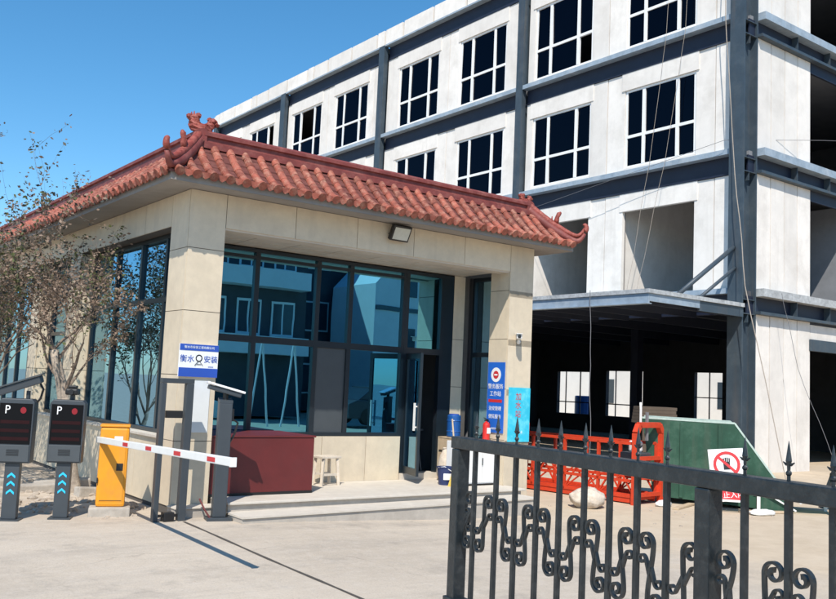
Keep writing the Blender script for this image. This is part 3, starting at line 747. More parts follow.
def chevrons(parent, y, z, n=3):
    for i in range(n):
        MB().prism([(-.045, -.02), (0, .015), (.045, -.02), (.045, .005), (0, .04), (-.045, .005)], lambda u, v, w_: (u, w_, z-.085*i+v), (y-.004, y)).build('arrow', 'cyan', parent)
def display(label, loc, rz, head):
    t = thing('parking_display', label, 'parking display', loc, rz, 'parking displays at the barrier'); t.scale = (.88, 1, 1)
    MB().box(-.13, .13, -.10, .10, -.02, .015).build('base_plate', 'device', t)
    post = MB().box(-.085, .085, -.05, .05, .016, .60).build('post', 'device', t, bevel=.008); chevrons(post, -.0505, .46)
    MB().prism([(-.20, .60), (.20, .60), (.205, 1.24), (.17, 1.275), (-.17, 1.275), (-.205, 1.24)], lambda u, v, w_: (u, w_, v), (-.085, .085)).build('housing', 'device', t, bevel=.01)
    scr = MB().box(-.185, .185, -.0905, -.0855, .80, 1.225).build('screen', 'screen', t)
    MB().box(-.185, .185, -.0955, -.0855, .615, .79).build('speaker_panel', 'device_lo', t, bevel=.004)
    for i in range(5): MB().box(-.07, .07, -.0985, -.0956, .68+.014*i, .686+.014*i).build('grille_slot', 'black', t)
    text('P', .125, 'board', scr, (-.095, -.0915, 1.155), FRONT, ext=.001)
    MB().prism([(.034*math.cos(R(a)), .034*math.sin(R(a))) for a in range(0, 360, 20)], lambda u, v, w_: (.085+u, w_, 1.155+v), (-.0925, -.091)).build('status_light', 'led', scr)
    for z in (1.03, .94, .855): MB().box(-.165, .165, -.0922, -.091, z-.018, z+.018).build('text_row', 'ledrow', scr)
    if head == 'long':
        MB().tube([(.10, 0, 1.276), (.10, 0, 1.36)], .025, 8).build('bracket', 'device', t)
        hm_ = Matrix.Translation((0, -.02, 1.40)) @ Matrix.Rotation(R(-18), 4, 'Y') @ Matrix.Rotation(R(6), 4, 'X')
        MB().box(-.34, .26, -.07, .09, -.03, .05, hm_).build('camera_housing', 'device', t, bevel=.012)
        MB().box(-.36, .29, -.085, .10, .055, .066, hm_).build('sunshade', 'device_lo', t)
        MB().tube([(.22, .03, 1.44), (.26, .03, 1.38), (.235, .03, 1.28), (.20, .03, 1.24)], .014, 6).build('cable', 'black', t)
    else:
        MB().tube([(.03, 0, 1.276), (.03, 0, 1.33)], .03, 8).build('bracket', 'device', t)
        MB().box(-.045, .105, -.10, .08, 1.33, 1.40).build('camera_housing', 'black', t, bevel=.02)
        MB().tube([(.03, -.10, 1.362), (.03, -.125, 1.362)], .03, 12).build('lens', 'black', t)
        MB().box(-.02, .08, -.05, .05, 1.402, 1.432).build('antenna_cap', 'black', t, bevel=.01)
    return t
display('charcoal parking display with P screen and long tilted camera on top', (2.41, 10.18, zt(2.41, 10.18)), R(-28), 'long')
display('charcoal parking display with P screen and stubby camera on top beside the orange barrier', (2.91, 10.10, zt(2.91, 10.10)), R(-26), 'short')

# plate camera post in front of the red counter
t = thing('camera_post', 'charcoal square camera post with pale sunshade before the red counter', 'camera post', (4.64, 9.28, .055+.02), R(-14))
t.location = (4.60, 8.98, gh(4.6, 8.98)); 
t.location = (4.42, 9.40, gh(4.42, 9.40))
MB().box(-.14, .14, -.11, .11, -.01, .035).build('base_plate', 'device', t, bevel=.005)
MB().box(-.075, .075, -.06, .06, .036, 1.30).build('post', 'device', t, bevel=.01)
MB().prism([(-.06, 1.30), (.06, 1.30), (.06, 1.36), (-.06, 1.33)], lambda u, v, w_: (w_, u, v), (-.075, .075)).build('cap', 'device', t)
MB().tube([(0, 0, 1.32), (0, 0, 1.42)], .03, 8).build('bracket', 'black', t)
hm_ = Matrix.Translation((-.02, -.02, 1.44)) @ Matrix.Rotation(R(14), 4, 'Y')
MB().box(-.19, .19, -.06, .06, -.03, .02, hm_).build('camera_housing', 'device', t, bevel=.01)
MB().box(-.22, .22, -.08, .08, .026, .05, hm_).build('sunshade', 'board', t, bevel=.006)
MB().box(.076, .10, -.035, .035, 1.1, 1.24).build('side_panel', 'black', t, bevel=.004)
MB().tube([(.1, -.0, 1.12), (.16, .02, 1.08), (.13, .03, .95), (.078, .03, .85)], .012, 6).build('cable', 'black', t)
MB().tube([(-.10, -.05, .03), (-.16, -.02, .12), (-.2, .1, .22)], .01, 6).build('ground_cable', 'redbox', t)

# narrow steel frame in front of the corner column
t = thing('steel_turnstile_frame', 'narrow dark steel frame of two posts and a top bar before the corner column', 'steel frame', (3.87, 9.50, gh(3.87, 9.5)))
for x, wd in ((-.15, .055), (.15, .085)):
    MB().box(x-wd/2, x+wd/2, -.04, .04, 0, 1.50).build('post', 'device', t, bevel=.006)
MB().box(-.178, .193, -.042, .042, 1.501, 1.555).build('top_bar', 'device', t, bevel=.006)
MB().box(-.10, .085, -.02, .02, 1.12, 1.20).build('latch', 'black', t); MB().box(-.06, .06, -.05, .05, 0, .10).build('ground_lock', 'black', t, bevel=.01)
MB().bar((-.12, 0, .06), (.105, 0, .06), .03).build('bottom_bar', 'black', t)

# ------------------------------------------------------------------ unfinished four-storey building
GB = -.12
BX, BY, BEND, BBACK = 19.0, 12.12, 43.6, 31.0
BLD = thing('unfinished_building', 'white panel clad four storey building with slate steel frame, unfinished ground floor', 'building', (BX, BY, GB))
def bb(name, m_, *a, **k): return MB().box(*a).build(name, m_, BLD, world=True, **k)
FL = [4.27, 7.72, 11.15, 14.72]
ZB = [f-.62 for f in FL]                                          # underside of each edge beam
colY = [(12.10, 12.50), (19.95, 20.33), (27.78, 28.24), (35.72, 36.22), (43.2, 43.6)]
for i, (a, b) in enumerate(colY):
    m = MB()
    m.box(18.70 if not i else 18.80, 18.74 if not i else 18.84, a if not i else a+.05, b if not i else b-.05, GB-.1, 14.70).box(19.24, 19.28, a, b, GB-.1, 14.70).box(18.741 if not i else 18.86, 19.239, (a+b)/2-.02, (a+b)/2+.02, GB-.1, 14.699)
    if i:
        m.box(18.841, 19.0, a+.07, b-.07, GB-.1, 14.69)
    else:
        m.box(18.741, 19.239, b-.12, b-.02, GB-.1, 14.69)
        for f in FL[:3]:                                          # gusset plates where the beams meet the column
            m.box(18.742, 19.238, a+.01, (a+b)/2-.021, f-.30, f-.28).box(18.742, 19.238, a+.01, (a+b)/2-.021, f-.64, f-.62)
            m.box(18.96, 18.98, a+.02, (a+b)/2-.021, f-.84, f-.641)
    m.build('steel_column', 'steel', BLD, world=True)
def beam_front(f, lipm, y0, y1):
    lz = f-(.13 if f < 14 else .06)
    MB().box(18.82, 19.10, y0, y1, lz, f).build('slab_edge', lipm, BLD, world=True)
    b = MB().box(19.06, 19.10, y0, y1, f-.62, lz-.002).box(18.96, 19.059, y0, y1, f-.62, f-.605).build('edge_beam', 'steel_dark', BLD, world=True)
for k, f in enumerate(FL):
    for i in range(4):
        beam_front(f, 'lip', colY[i][1]+(.002 if not i else -.048), colY[i+1][0]+.048)
    x0, x1 = 19.285, 30.9
    MB().box(x0, x1, 11.90, 12.16, f-.19, f).build('slab_edge', 'lip' if k else 'rough_slab', BLD, world=True)
    m = MB().box(x0-.3, x1, 12.16, 12.20, f-.62, f-.192); m.build('edge_beam', 'steel_dark', BLD, world=True)
    m = MB().box(x0-.03, x1, 11.96, 12.159, f-.62, f-.55)
    for q in range(7): m.box(20.9+1.6*q, 20.92+1.6*q, 11.99, 12.158, f-.549, f-.193)
    m.build('beam_flange', 'steel', BLD, world=True)
# level floors and shell
for f in FL: bb('floor_slab', 'inner_shaded' if f < 5 else 'inner', 19.11, 30.98, 12.21, BEND-.05, f-.26, f-.06)
bb('end_wall', 'panel', 18.9, 30.98, BEND+.01, BEND+.2, GB, 15.3)
bb('back_wall', 'inner', BBACK, BBACK+.2, 12.3, BEND, FL[0]-.02, 15.3)
bw = [(20.9, 22.2, .60, 2.62), (24.8, 26.85, .62, 2.62), (27.85, 29.85, .62, 2.55)]
m = MB(); yy = 12.3
for a, b, z0, z1 in bw:
    m.box(BBACK, BBACK+.2, yy, a, GB-.1, FL[0]-.03); m.box(BBACK+.001, BBACK+.199, a, b, GB-.1, z0); m.box(BBACK+.001, BBACK+.199, a, b, z1, FL[0]-.031); yy = b
m.box(BBACK, BBACK+.2, yy, BEND, GB-.1, FL[0]-.03); m.build('back_wall', 'inner_shaded', BLD, world=True)
for a, b, z0, z1 in bw:                                           # bars across the back openings
    m = MB().box(BBACK+.08, BBACK+.12, a, b, (z0+z1)/2-.02, (z0+z1)/2+.02).box(BBACK+.08, BBACK+.12, (a+b)/2-.02, (a+b)/2+.02, z0, z1)
    m = m if a < 23 else MB().box(BBACK+.08, BBACK+.12, a, b, z0+.5, z0+.55).box(BBACK+.08, BBACK+.12, a+.6, a+.65, z0, z1).box(BBACK+.08, BBACK+.12, b-.5, b-.46, z0, z1)
    m.build('window_bars', 'steel', BLD, world=True)
for y in (20.1, 28.0): bb('inner_column', 'steel_dark', 24.8, 25.1, y, y+.3, GB-.1, FL[0]-.27)
for y in (14.2, 16.4, 18.6, 21, 23.4, 26): bb('joist', 'steel_dark', 19.12, 30.9, y, y+.14, FL[0]-.55, FL[0]-.262)
bb('partition', 'inner_shaded', 19.2, 30.9, 31.0, 31.1, GB-.1, FL[0]-.27)
bb('partition', 'inner', 24.2, 24.3, 12.25, 31, FL[0]-.05, ZB[1]); 
bb('partition', 'panel', 19.14, 24.19, 16.12, 16.24, FL[0]-.05, ZB[1]+.3); bb('partition', 'panel', 19.14, 24.19, 19.72, 19.85, FL[0]-.05, ZB[1]+.3)
bb('parapet_core', 'core', 18.94, 19.06, 12.12, BEND, FL[3]-.02, 15.30); bb('parapet_core', 'core', 19.07, 30.9, 12.14, 12.25, FL[3]-.02, 15.30)
# parapet panels
y = 12.1; i = 0
while y < BEND-.3:
    wd = (1.85, 1.85, 1.2, .55)[i % 4]; e = min(BEND, y+wd)
    block('parapet_panel', 'panel', 18.86, 18.935, y+.055, e-.055, FL[3]+.01, 15.33+.012*math.sin(i*3.1), BLD); y = e; i += 1
x = 19.1
while x < 30: block('parapet_panel', 'panel', x+.02, x+1.8, 12.04, 12.135, FL[3]+.01, 15.33, BLD); x += 1.82
# facade openings along Y
WY = [(13.70, 16.00), (17.28, 19.66), (21.02, 23.38), (24.58, 27.0), (29.16, 31.6), (32.75, 35.25), (37.1, 39.5), (40.6, 42.9)]
def front_wall(lv):
    z0, z1 = FL[lv]+.004, ZB[lv+1]-.004
    ztop = z1-.50
    edges = [colY[0][1]+.01]
    for k in range(4):
        segs = [w_ for w_ in WY if colY[k][1] < w_[0] < colY[k+1][0]]
        y = colY[k][1]+.006
        for a, b in segs+[(colY[k+1][0]-.006, None)]:
            n = max(1, round((a-y)/.60)); st_ = (a-y)/n
            for i in range(n):
                j = random.uniform(-.006, .006)
                block('cladding_panel', 'panel', 19.0+j, 19.10, y+st_*i+.013, y+st_*(i+1)-.013, z0, z1+random.uniform(-.01, 0), BLD)
            if b is None: break
            block('lintel_panel', 'panel', 18.975, 19.10, a-.11, b+.11, ztop+.01, z1, BLD)
            if lv:
                block('sill_panel', 'panel', 18.99, 19.10, a+.003, b-.003, z0, z0+.10, BLD)
                window(a, b, z0+.103, ztop+.006)
            y = b
    # backing sheet behind panel joints
    m_ = MB()
    for k in range(4):
        segs = [w_ for w_ in WY if colY[k][1] < w_[0] < colY[k+1][0]]; y = colY[k][1]
        for a, b in segs+[(colY[k+1][0], None)]:
            m_.box(19.104, 19.13, y, a-.004, z0, z1)
            if b is None: break
            y = b+.004
    m_.build('wall_backing', 'core', BLD, world=True)
def window(y0, y1, z0, z1):
    x = 19.03; fr = MB(); d = .06; W = y1-y0; H = z1-z0
    ya, yb = y0+W*.25, y0+W*.73; zt_ = z0+H*.40
    fr.box(x, x+.07, y0, y1, z0, z0+d).box(x, x+.07, y0, y1, z1-d, z1).box(x+.001, x+.069, y0, y0+d, z0+d, z1-d).box(x+.001, x+.069, y1-d, y1, z0+d, z1-d)
    for q in (ya, yb): fr.box(x-.008, x+.062, q-.05, q+.05, z0+d, z1-d)
    fr.box(x-.004, x+.066, y0+d, y1-d, zt_-.04, zt_+.04)
    f = fr.build('window', 'wframe', BLD, world=True)
    if random.random() < .5:
        q = random.uniform(.1, .6)*W; block('stored_board', random.choice(('panel', 'inner', 'wood')), 19.22, 19.25, y0+q, min(y1-.1, y0+q+random.uniform(.4, .9)), z0, z0+H*random.uniform(.3, .8), f).rotation_euler = (R(random.uniform(-9, 9)), 0, 0)
    for a, b in ((y0+d, ya-.05), (ya+.05, yb-.05), (yb+.05, y1-d)):
        for c, e in ((z0+d, zt_-.04), (zt_+.04, z1-d)):
            if random.random() < .05: continue                    # some panes are still missing
            block('pane', 'bglass', x+.03, x+.036, a, b, c, e, f).rotation_euler = (0, R(random.uniform(-1.2, 1.2)), R(random.uniform(-1.5, 1.5)))
for lv in (0, 1, 2): front_wall(lv)
# ground-floor infill behind the gatehouse
y = 22.0
while y < 43: block('cladding_panel', 'panel', 19.0, 19.1, y+.006, y+.594, GB-.05, ZB[0]-.004, BLD); y += .6
# right-hand facade
def right_wall(z0, z1, dz):
    xp = [19.295, 19.90, 20.52, 21.13, 21.75]
    for a, b in zip(xp, xp[1:]):
        block('cladding_panel', 'panel', a+.014, b-.014, BY+random.uniform(-.006, .006), BY+.075, z0, z1-.004, BLD)
    block('wall_backing', 'core', 19.29, 21.73, BY+.08, BY+.10, z0, z1, BLD)
    block('head_strip', 'steel_dark', 21.76, 24.6, BY+.0, BY+.07, z1-dz, z1-.004, BLD)
    x = 24.7
    while x < 27: block('cladding_panel', 'panel', x+.005, x+.6, BY, BY+.1, z0, z1-.004, BLD); x += .61
    block('wall_backing', 'core', 27.1, 30.9, BY, BY+.1, z0, z1-.004, BLD)
for lv in (0, 1, 2): right_wall(FL[lv]+.004, ZB[lv+1], .28)
right_wall(GB-.05, ZB[0], .05)
block('cladding_panel', 'panel', 21.76, 24.6, BY+.0, BY+.09, 3.22, ZB[0]-.06, BLD); block('door_head', 'steel', 21.70, 24.65, BY-.06, BY+.08, 2.92, 3.21, BLD)
# canopy over the open ground floor
cz = 3.86
bb('canopy_slab', 'rough_slab', 15.16, 18.69, 12.02, 22.0, cz-.09, cz)
cn = MB().box(15.20, 15.24, 12.06, 22.0, cz-.30, cz-.091).box(15.14, 15.30, 12.05, 22.0, cz-.32, cz-.30).build('canopy_edge', 'lip', BLD, world=True)
bb('canopy_edge', 'lip', 15.25, 17.0, 12.06, 12.10, cz-.26, cz-.091); bb('canopy_edge', 'steel', 17.001, 18.69, 12.06, 12.12, cz-.32, cz-.091)
for y in [12.3+1.05*i for i in range(9)]: bb('canopy_joist', 'steel_dark', 15.31, 18.69, y, y+.10, cz-.30, cz-.092)
MB().tube([(16.5, 12.30, cz+.0), (18.69, 12.34, 5.22)], .055, 10).build('brace', 'steel', BLD, world=True, smooth=True)
MB().tube([(17.25, 12.26, cz), (18.69, 12.30, 4.72)], .04, 10).build('brace', 'steel', BLD, world=True, smooth=True)
# ropes hanging down the facade
def rope(pts, r, label, m_='rope', grp=None):
    q = []
    P_ = [Vector(p) for p in pts]
    for a, b in zip(P_, P_[1:]):
        n = 6
        for i in range(n): t_ = i/n; q.append(a.lerp(b, t_)+Vector((.01*math.sin(i*1.7+a.z), .012*math.sin(i*1.3), 0)))
    q.append(P_[-1])
    return tag(MB().tube(q, r, 5).build('rope', m_), label, 'rope', grp)
rope([(18.66, 12.62, 15.4), (18.60, 12.56, 11.0), (18.55, 12.28, 7.5), (18.2, 11.7, 4.2), (17.6, 10.3, GB)], .011, 'thick pale rope hanging past the steel corner column')
rope([(18.6, 13.55, 15.35), (18.55, 13.7, 11.0), (18.5, 14.25, 7.6), (18.3, 15.0, 3.9)], .0055, 'thin rope hanging over the glazed windows onto the canopy', grp='thin ropes over the facade')
rope([(18.6, 14.1, 15.35), (18.55, 14.3, 11.0), (18.5, 14.75, 7.6), (18.3, 15.3, 3.9)], .0055, 'thin rope hanging over the glazed windows onto the canopy', grp='thin ropes over the facade')
rope([(15.1, 13.6, 3.9), (15.05, 13.5, 2.2), (14.9, 13.3, GB)], .008, 'grey rope hanging from the canopy edge', 'wire')
rope([(19.9, 11.8, 4.2), (20.1, 11.5, 2.4), (20.4, 10.6, GB)], .006, 'slack grey line in front of the right hand white panels', 'wire')
t = rope([(18.5, 40, 6.3), (18.5, 26, 6.6), (18.5, 19, 7.05), (18.65, 12.6, 7.9), (21.5, 11.7, 8.3), (26, 11.5, 9.1)], .006, 'thin grey cable strung across the facade', 'wire')

# leaning window frame inside the open first floor
t = thing('loose_window_frame', 'white window frame leaning inside the open first floor bay', 'window frame', (22.6, 14.2, FL[0]-.06))
lm = Matrix.Rotation(R(12), 4, 'Y')
m = MB()
for y in (-.6, 0, .6): m.box(0, .06, y-.04, y+.04, .0, 2.0, lm)
for z in (0, .85, 1.92): m.box(.001, .059, -.56, .56, z, z+.08, lm)
m.build('sash', 'wframe', t)

# ------------------------------------------------------------------ yard things
def plat():
    t = thing('suspended_work_platform', 'orange red steel suspended work platform standing on the sand', 'work platform', (11.40, 9.25, gh(11.4, 9.25)), R(6))
    L, W_ = 2.75, .62
    MB().box(0, W_, 0, L, .06, .10).build('deck', 'basket', t)
    for x in (0, W_):
        f = MB()
        for z in (.12, .36, .62, .95): f.bar((x, 0, z), (x, L, z), .045 if z != .62 else .03)
        n = 4
        for i in range(n+1): f.bar((x, L*i/n, .1), (x, L*i/n, .95), .045)
        for i in range(n):
            a, b = L*i/n, L*(i+1)/n
            f.bar((x, a, .12), (x, (a+b)/2, .62), .025).bar((x, (a+b)/2, .62), (x, b, .12), .025).bar((x, a, .62), (x, b, .12), .022)
        f.build('side_frame', 'basket', t)
        MB().box(x-.01, x+.01, .02, L-.02, .02, .16).build('toe_board', 'basket', t)
    for y in (-.05, L+.05):
        e = MB()
        pts = [(-.06, y, 0), (-.06, y, 1.12), (.02, y, 1.25), (W_-.02, y, 1.25), (W_+.06, y, 1.12), (W_+.06, y, 0)]
        for a, b in zip(pts, pts[1:]): e.bar(a, b, .085)
        for z in (.15, .42, .72): e.bar((-.02, y, z), (W_+.02, y, z), .06)
        e.build('end_frame', 'basket', t)
    h = MB().box(.12, .5, .02, .36, .45, .80).build('hoist_motor', 'device_lo', t, bevel=.02)
    MB().lathe([(.09, 0), (.11, .03), (.11, .15), (.09, .18)], (.31, .19, .801), 14).build('hoist_drum', 'white', t)
    MB().tube([(.3, .1, 1.25), (.3, .1, 1.5), (.32, .12, 1.6)], .02, 6).build('hook', 'white', t)
    MB().tube([(.3, -.02, 1.0), (.28, -.03, 1.45)], .03, 6).build('limit_switch', 'wire', t)
plat()
def lump(name, label, cat, loc, a, b, c, m_, seed, n=18, k=30, rz=0):
    m = MB()
    for i in range(n+1):
        ph = math.pi*i/n
        for j in range(k):
            th = 2*math.pi*j/k; v = Vector((math.sin(ph)*math.cos(th), math.sin(ph)*math.sin(th), math.cos(ph)))
            s_ = 1+.13*mn.noise(v*1.7+Vector((seed, 0, 0)))+.10*mn.noise(v*5+Vector((0, seed, 0)))+.03*math.sin(th*7+v.z*9)
            p = Vector((v.x*a, v.y*b, c+v.z*c))*1.0; p.x *= s_; p.y *= s_; p.z = max(0, c+v.z*c*s_)*(1 if v.z < .2 else 1-.06*abs(math.sin(th*5)))
            m.v.append(tuple(p))
    for i in range(n):
        for j in range(k): m.f.append((i*k+j, (i+1)*k+j, (i+1)*k+(j+1) % k, i*k+(j+1) % k))
    o = m.build(name, m_, smooth=True); o.location = loc; o.rotation_euler.z = rz
    return tag(o, label, cat)
lump('woven_sack', 'bulging off white woven sack lying on the sand before the orange platform', 'sack', (10.38, 9.30, gh(10.4, 9.3)-.02), .30, .24, .16, 'sack', 3.0)

t = thing('green_skip', 'dark green steel tipping skip with sloped front and pale rim', 'skip', (12.0, 9.35, gh(12, 9.3)), math.atan2(-.80, .60)); t.scale = (.9, .9, .95)
prof_ = [(0, .12), (1.95, .02), (2.32, .0), (2.25, .28), (1.98, .62), (1.38, 1.40), (-.22, 1.42)]
for yy in (0, 1.25):
    MB().prism(prof_, lambda u, v, w_: (u, w_, v), (yy, yy+.03)).build('side_plate', 'green', t)
    rim = MB()
    for a, b in zip(prof_[3:], prof_[4:]): rim.bar((a[0], yy+.015, a[1]+.01), (b[0], yy+.015, b[1]+.01), .045, .03)
    rim.build('rim', 'rim', t)
for a, b in ((prof_[6], prof_[0]), (prof_[0], prof_[1]), (prof_[3], prof_[4])):
    m = MB(); m.add([(a[0], .03, a[1]), (b[0], .03, b[1]), (b[0], 1.25, b[1]), (a[0], 1.25, a[1])], [(0, 1, 2, 3)]); m.build('plate', 'green', t)
for u in (.45, 1.1): MB().box(u, u+.06, -.03, -.001, .12, 1.38 if u < 1.4 else 1).build('rib', 'green', t)

# prohibition sign on a little stand, resting before the skip
t = thing('warning_sign', 'white and red prohibition sign on white legs before the green skip', 'sign', (12.30, 8.12, gh(12.3, 8.1)), R(-50))
sm = Matrix.Translation((0, 0, .16)) @ Matrix.Rotation(R(-6), 4, 'Y') @ Matrix.Rotation(R(-8), 4, 'X')
pl_ = MB().box(-.26, .26, -.008, .008, 0, .80, sm).build('plate', 'board', t)
def smp(o): o.matrix_local = sm @ o.matrix_local; return o
ring = MB()
for a0 in range(0, 360, 15):
    a, b = R(a0), R(a0+15); ring.prism([(r*math.cos(q), r*math.sin(q)) for r, q in ((.155, a), (.20, a), (.20, b), (.155, b))], lambda u, v, w_: (u, w_, .56+v), (-.012, -.009))
ring.bar((-.12, -.0115, .68), (.12, -.0115, .44), .003, .04).build('prohibition_ring', 'redmark', pl_); pl_.children[0].matrix_local = sm
hnd = MB().box(-.05, .05, -.0105, -.0085, .48, .6).build('hand_symbol', 'black', pl_); hnd.matrix_local = sm
for i in range(4):
    f_ = MB().box(-.05+.028*i, -.03+.028*i, -.0105, -.0085, .6, .67-.01*abs(i-1.5)).build('finger_symbol', 'black', pl_); f_.matrix_local = sm
rp_ = MB().box(-.255, .255, -.0105, -.0085, .01, .32).build('red_field', 'redmark', pl_); rp_.matrix_local = sm
from mathutils import Euler
for zz, tx in ((.235, '施工现场'), (.09, '禁止入内')):
    x_ = text(tx, .105, 'board', pl_, (0, 0, 0), (0, 0, 0)); x_.matrix_local = sm @ Matrix.Translation((0, -.0115, zz)) @ Euler(FRONT).to_matrix().to_4x4()
for s_ in (-1, 1):
    MB().bar((s_*.2, -.25, 0), (s_*.17, .02, .35), .04).build('leg', 'white', t); MB().bar((s_*.2, .28, 0), (s_*.17, .04, .5), .04).build('leg', 'white', t)
MB().bar((-.2, -.1, .18), (.2, -.1, .18), .03).build('crossbar', 'white', t)

t = thing('folding_bed_frame', 'low mint green topped stand on white crossed legs beside the skip', 'stand', (12.9, 8.02, gh(12.9, 8)), math.atan2(-.78, .62)); t.scale = (1, 1, .72)
MB().box(-.05, 1.15, 0, .7, .46, .50).build('top', 'mint', t, bevel=.006)
MB().box(-.06, 1.16, -.012, -.001, .44, .51).build('edge', 'rim', t)
for x in (0, 1.08):
    for y in (.05, .65): MB().bar((x, y, 0), (x, y, .46), .05).build('leg', 'white', t)
MB().bar((.05, .04, .44), (.55, .04, .05), .03).bar((1.03, .04, .44), (.6, .04, .22), .03).bar((0, .05, .25), (0, .65, .25), .03).build('brace', 'white', t)
t = thing('tripod_hoist', 'dark steel tripod hoist beside the doorway of the white building', 'hoist', (14.35, 7.35, gh(14.3, 7.3)))
for a in (0, 125, 235): MB().tube([(.55*math.cos(R(a+200)), .55*math.sin(R(a+200)), 0), (0, 0, 1.25)], .04, 8).build('leg', 'device', t)
MB().box(-.12, .12, -.12, .12, 1.0, 1.2).build('winch', 'black', t, bevel=.02)
MB().bar((-.3, .1, .45), (.25, -.2, .45), .03).bar((-.3, -.2, .45), (.25, .1, .45), .03).build('brace', 'device', t)
MB().box(-.25, .2, -.18, .18, .46, .62).build('motor', 'black', t, bevel=.03)
t = thing('timber_stack', 'brown stack of boards on trestles under the canopy', 'timber', (16.6, 12.95, GB), R(-32))
for i in range(5): MB().box(-.42+.01*i, .42-.02*(i % 2), -.3, .3, 1.10+.075*i, 1.17+.075*i).build('board', 'cardboard', t)
for x in (-.3, .3):
    for y in (-.22, .22): MB().box(x-.04, x+.04, y-.04, y+.04, 0, 1.098).build('trestle_leg', 'cardboard', t)
def plank(loc, rz, L, label):
    o = MB().box(-L/2, L/2, -.05, .05, 0, .03).build('plank', 'wood', bevel=.004); o.location = loc; o.rotation_euler.z = rz
    tag(o, label, 'plank')
lump('plaster_lump', 'white plaster lump on the sand at the foot of the orange platform', 'rubble', (11.75, 8.95, gh(11.7, 9)-.02), .16, .10, .06, 'white', 8.0)
lump('plaster_bag', 'flattened white bag on the sand beside the prohibition sign', 'bag', (12.55, 7.75, gh(12.5, 7.7)-.02), .26, .15, .05, 'white', 5.0)
plank((12.0, 8.75, gh(12, 8.7)+.004), R(20), .9, 'short pale plank on the sand under the skip'); plank((12.75, 7.85, gh(12.7, 7.8)+.004), R(-25), .8, 'short pale plank on the sand before the mint stand')

# ------------------------------------------------------------------ rubble, kerb stones
rng = random.Random(5)
m = MB()
def stone(m, x, y, z, s):
    n = 6
    o = len(m.v); top = len(m.v)
    for lev, rr in ((0, 1.0), (.55, .95), (.95, .5)):
        for k in range(n): a = 2*math.pi*k/n+rng.uniform(-.2, .2); q = s*rr*rng.uniform(.75, 1.1); m.v.append((x+q*math.cos(a), y+q*math.sin(a)*.8, z+lev*s*.7))
    for i in range(2):
        for k in range(n): m.f.append((o+i*n+k, o+i*n+(k+1) % n, o+(i+1)*n+(k+1) % n, o+(i+1)*n+k))
    m.f.append(tuple(o+2*n+k for k in range(n)))
for i in range(620):
    x = rng.uniform(1.2, 3.95); y = 10.35+abs(rng.gauss(0, 1.3)); stone(m, x, y, gh(x, y)-.01, rng.choice((.012, .018, .025, .035, .055, .07)))
for i in range(160):
    x = rng.uniform(9.5, 14); y = rng.uniform(7.4, 10.6); stone(m, x, y, gh(x, y)-.006, rng.choice((.01, .015, .02, .03)))
for i in range(60):
    x = rng.uniform(1.5, 9); y = rng.uniform(5.5, 10); stone(m, x, y, gh(x, y)-.004, rng.choice((.006, .008, .012)))
for i in range(30):
    x = 3.47+rng.gauss(0, .25); y = 10.0+rng.gauss(0, .08); stone(m, x, y, gh(x, y)-.006, rng.choice((.012, .02, .035)))
o = m.build('loose_rubble', 'rubble'); o['kind'] = 'stuff'; o['label'] = 'loose rubble and grit scattered over the dirt verge and sand'; o['category'] = 'rubble'
for i, (x, y, L, rz) in enumerate(((2.35, 11.75, .75, 8), (3.1, 11.95, .6, -4), (3.72, 11.55, .5, 14), (3.55, 12.35, .7, -10), (2.7, 12.6, .8, 5))):
    o = MB().box(-L/2, L/2, -.07, .07, -.05, .09).build('kerb_stone', 'kerb', bevel=.02); o.location = (x, y, gh(x, y)); o.rotation_euler = (R((-4, 5, -3, 6, 2)[i]), R((3, -2, 5, -4, 1)[i]), R(rz))
    tag(o, 'broken concrete kerb stone half buried in the dirt verge', 'kerb stone', 'broken kerb stones on the verge')

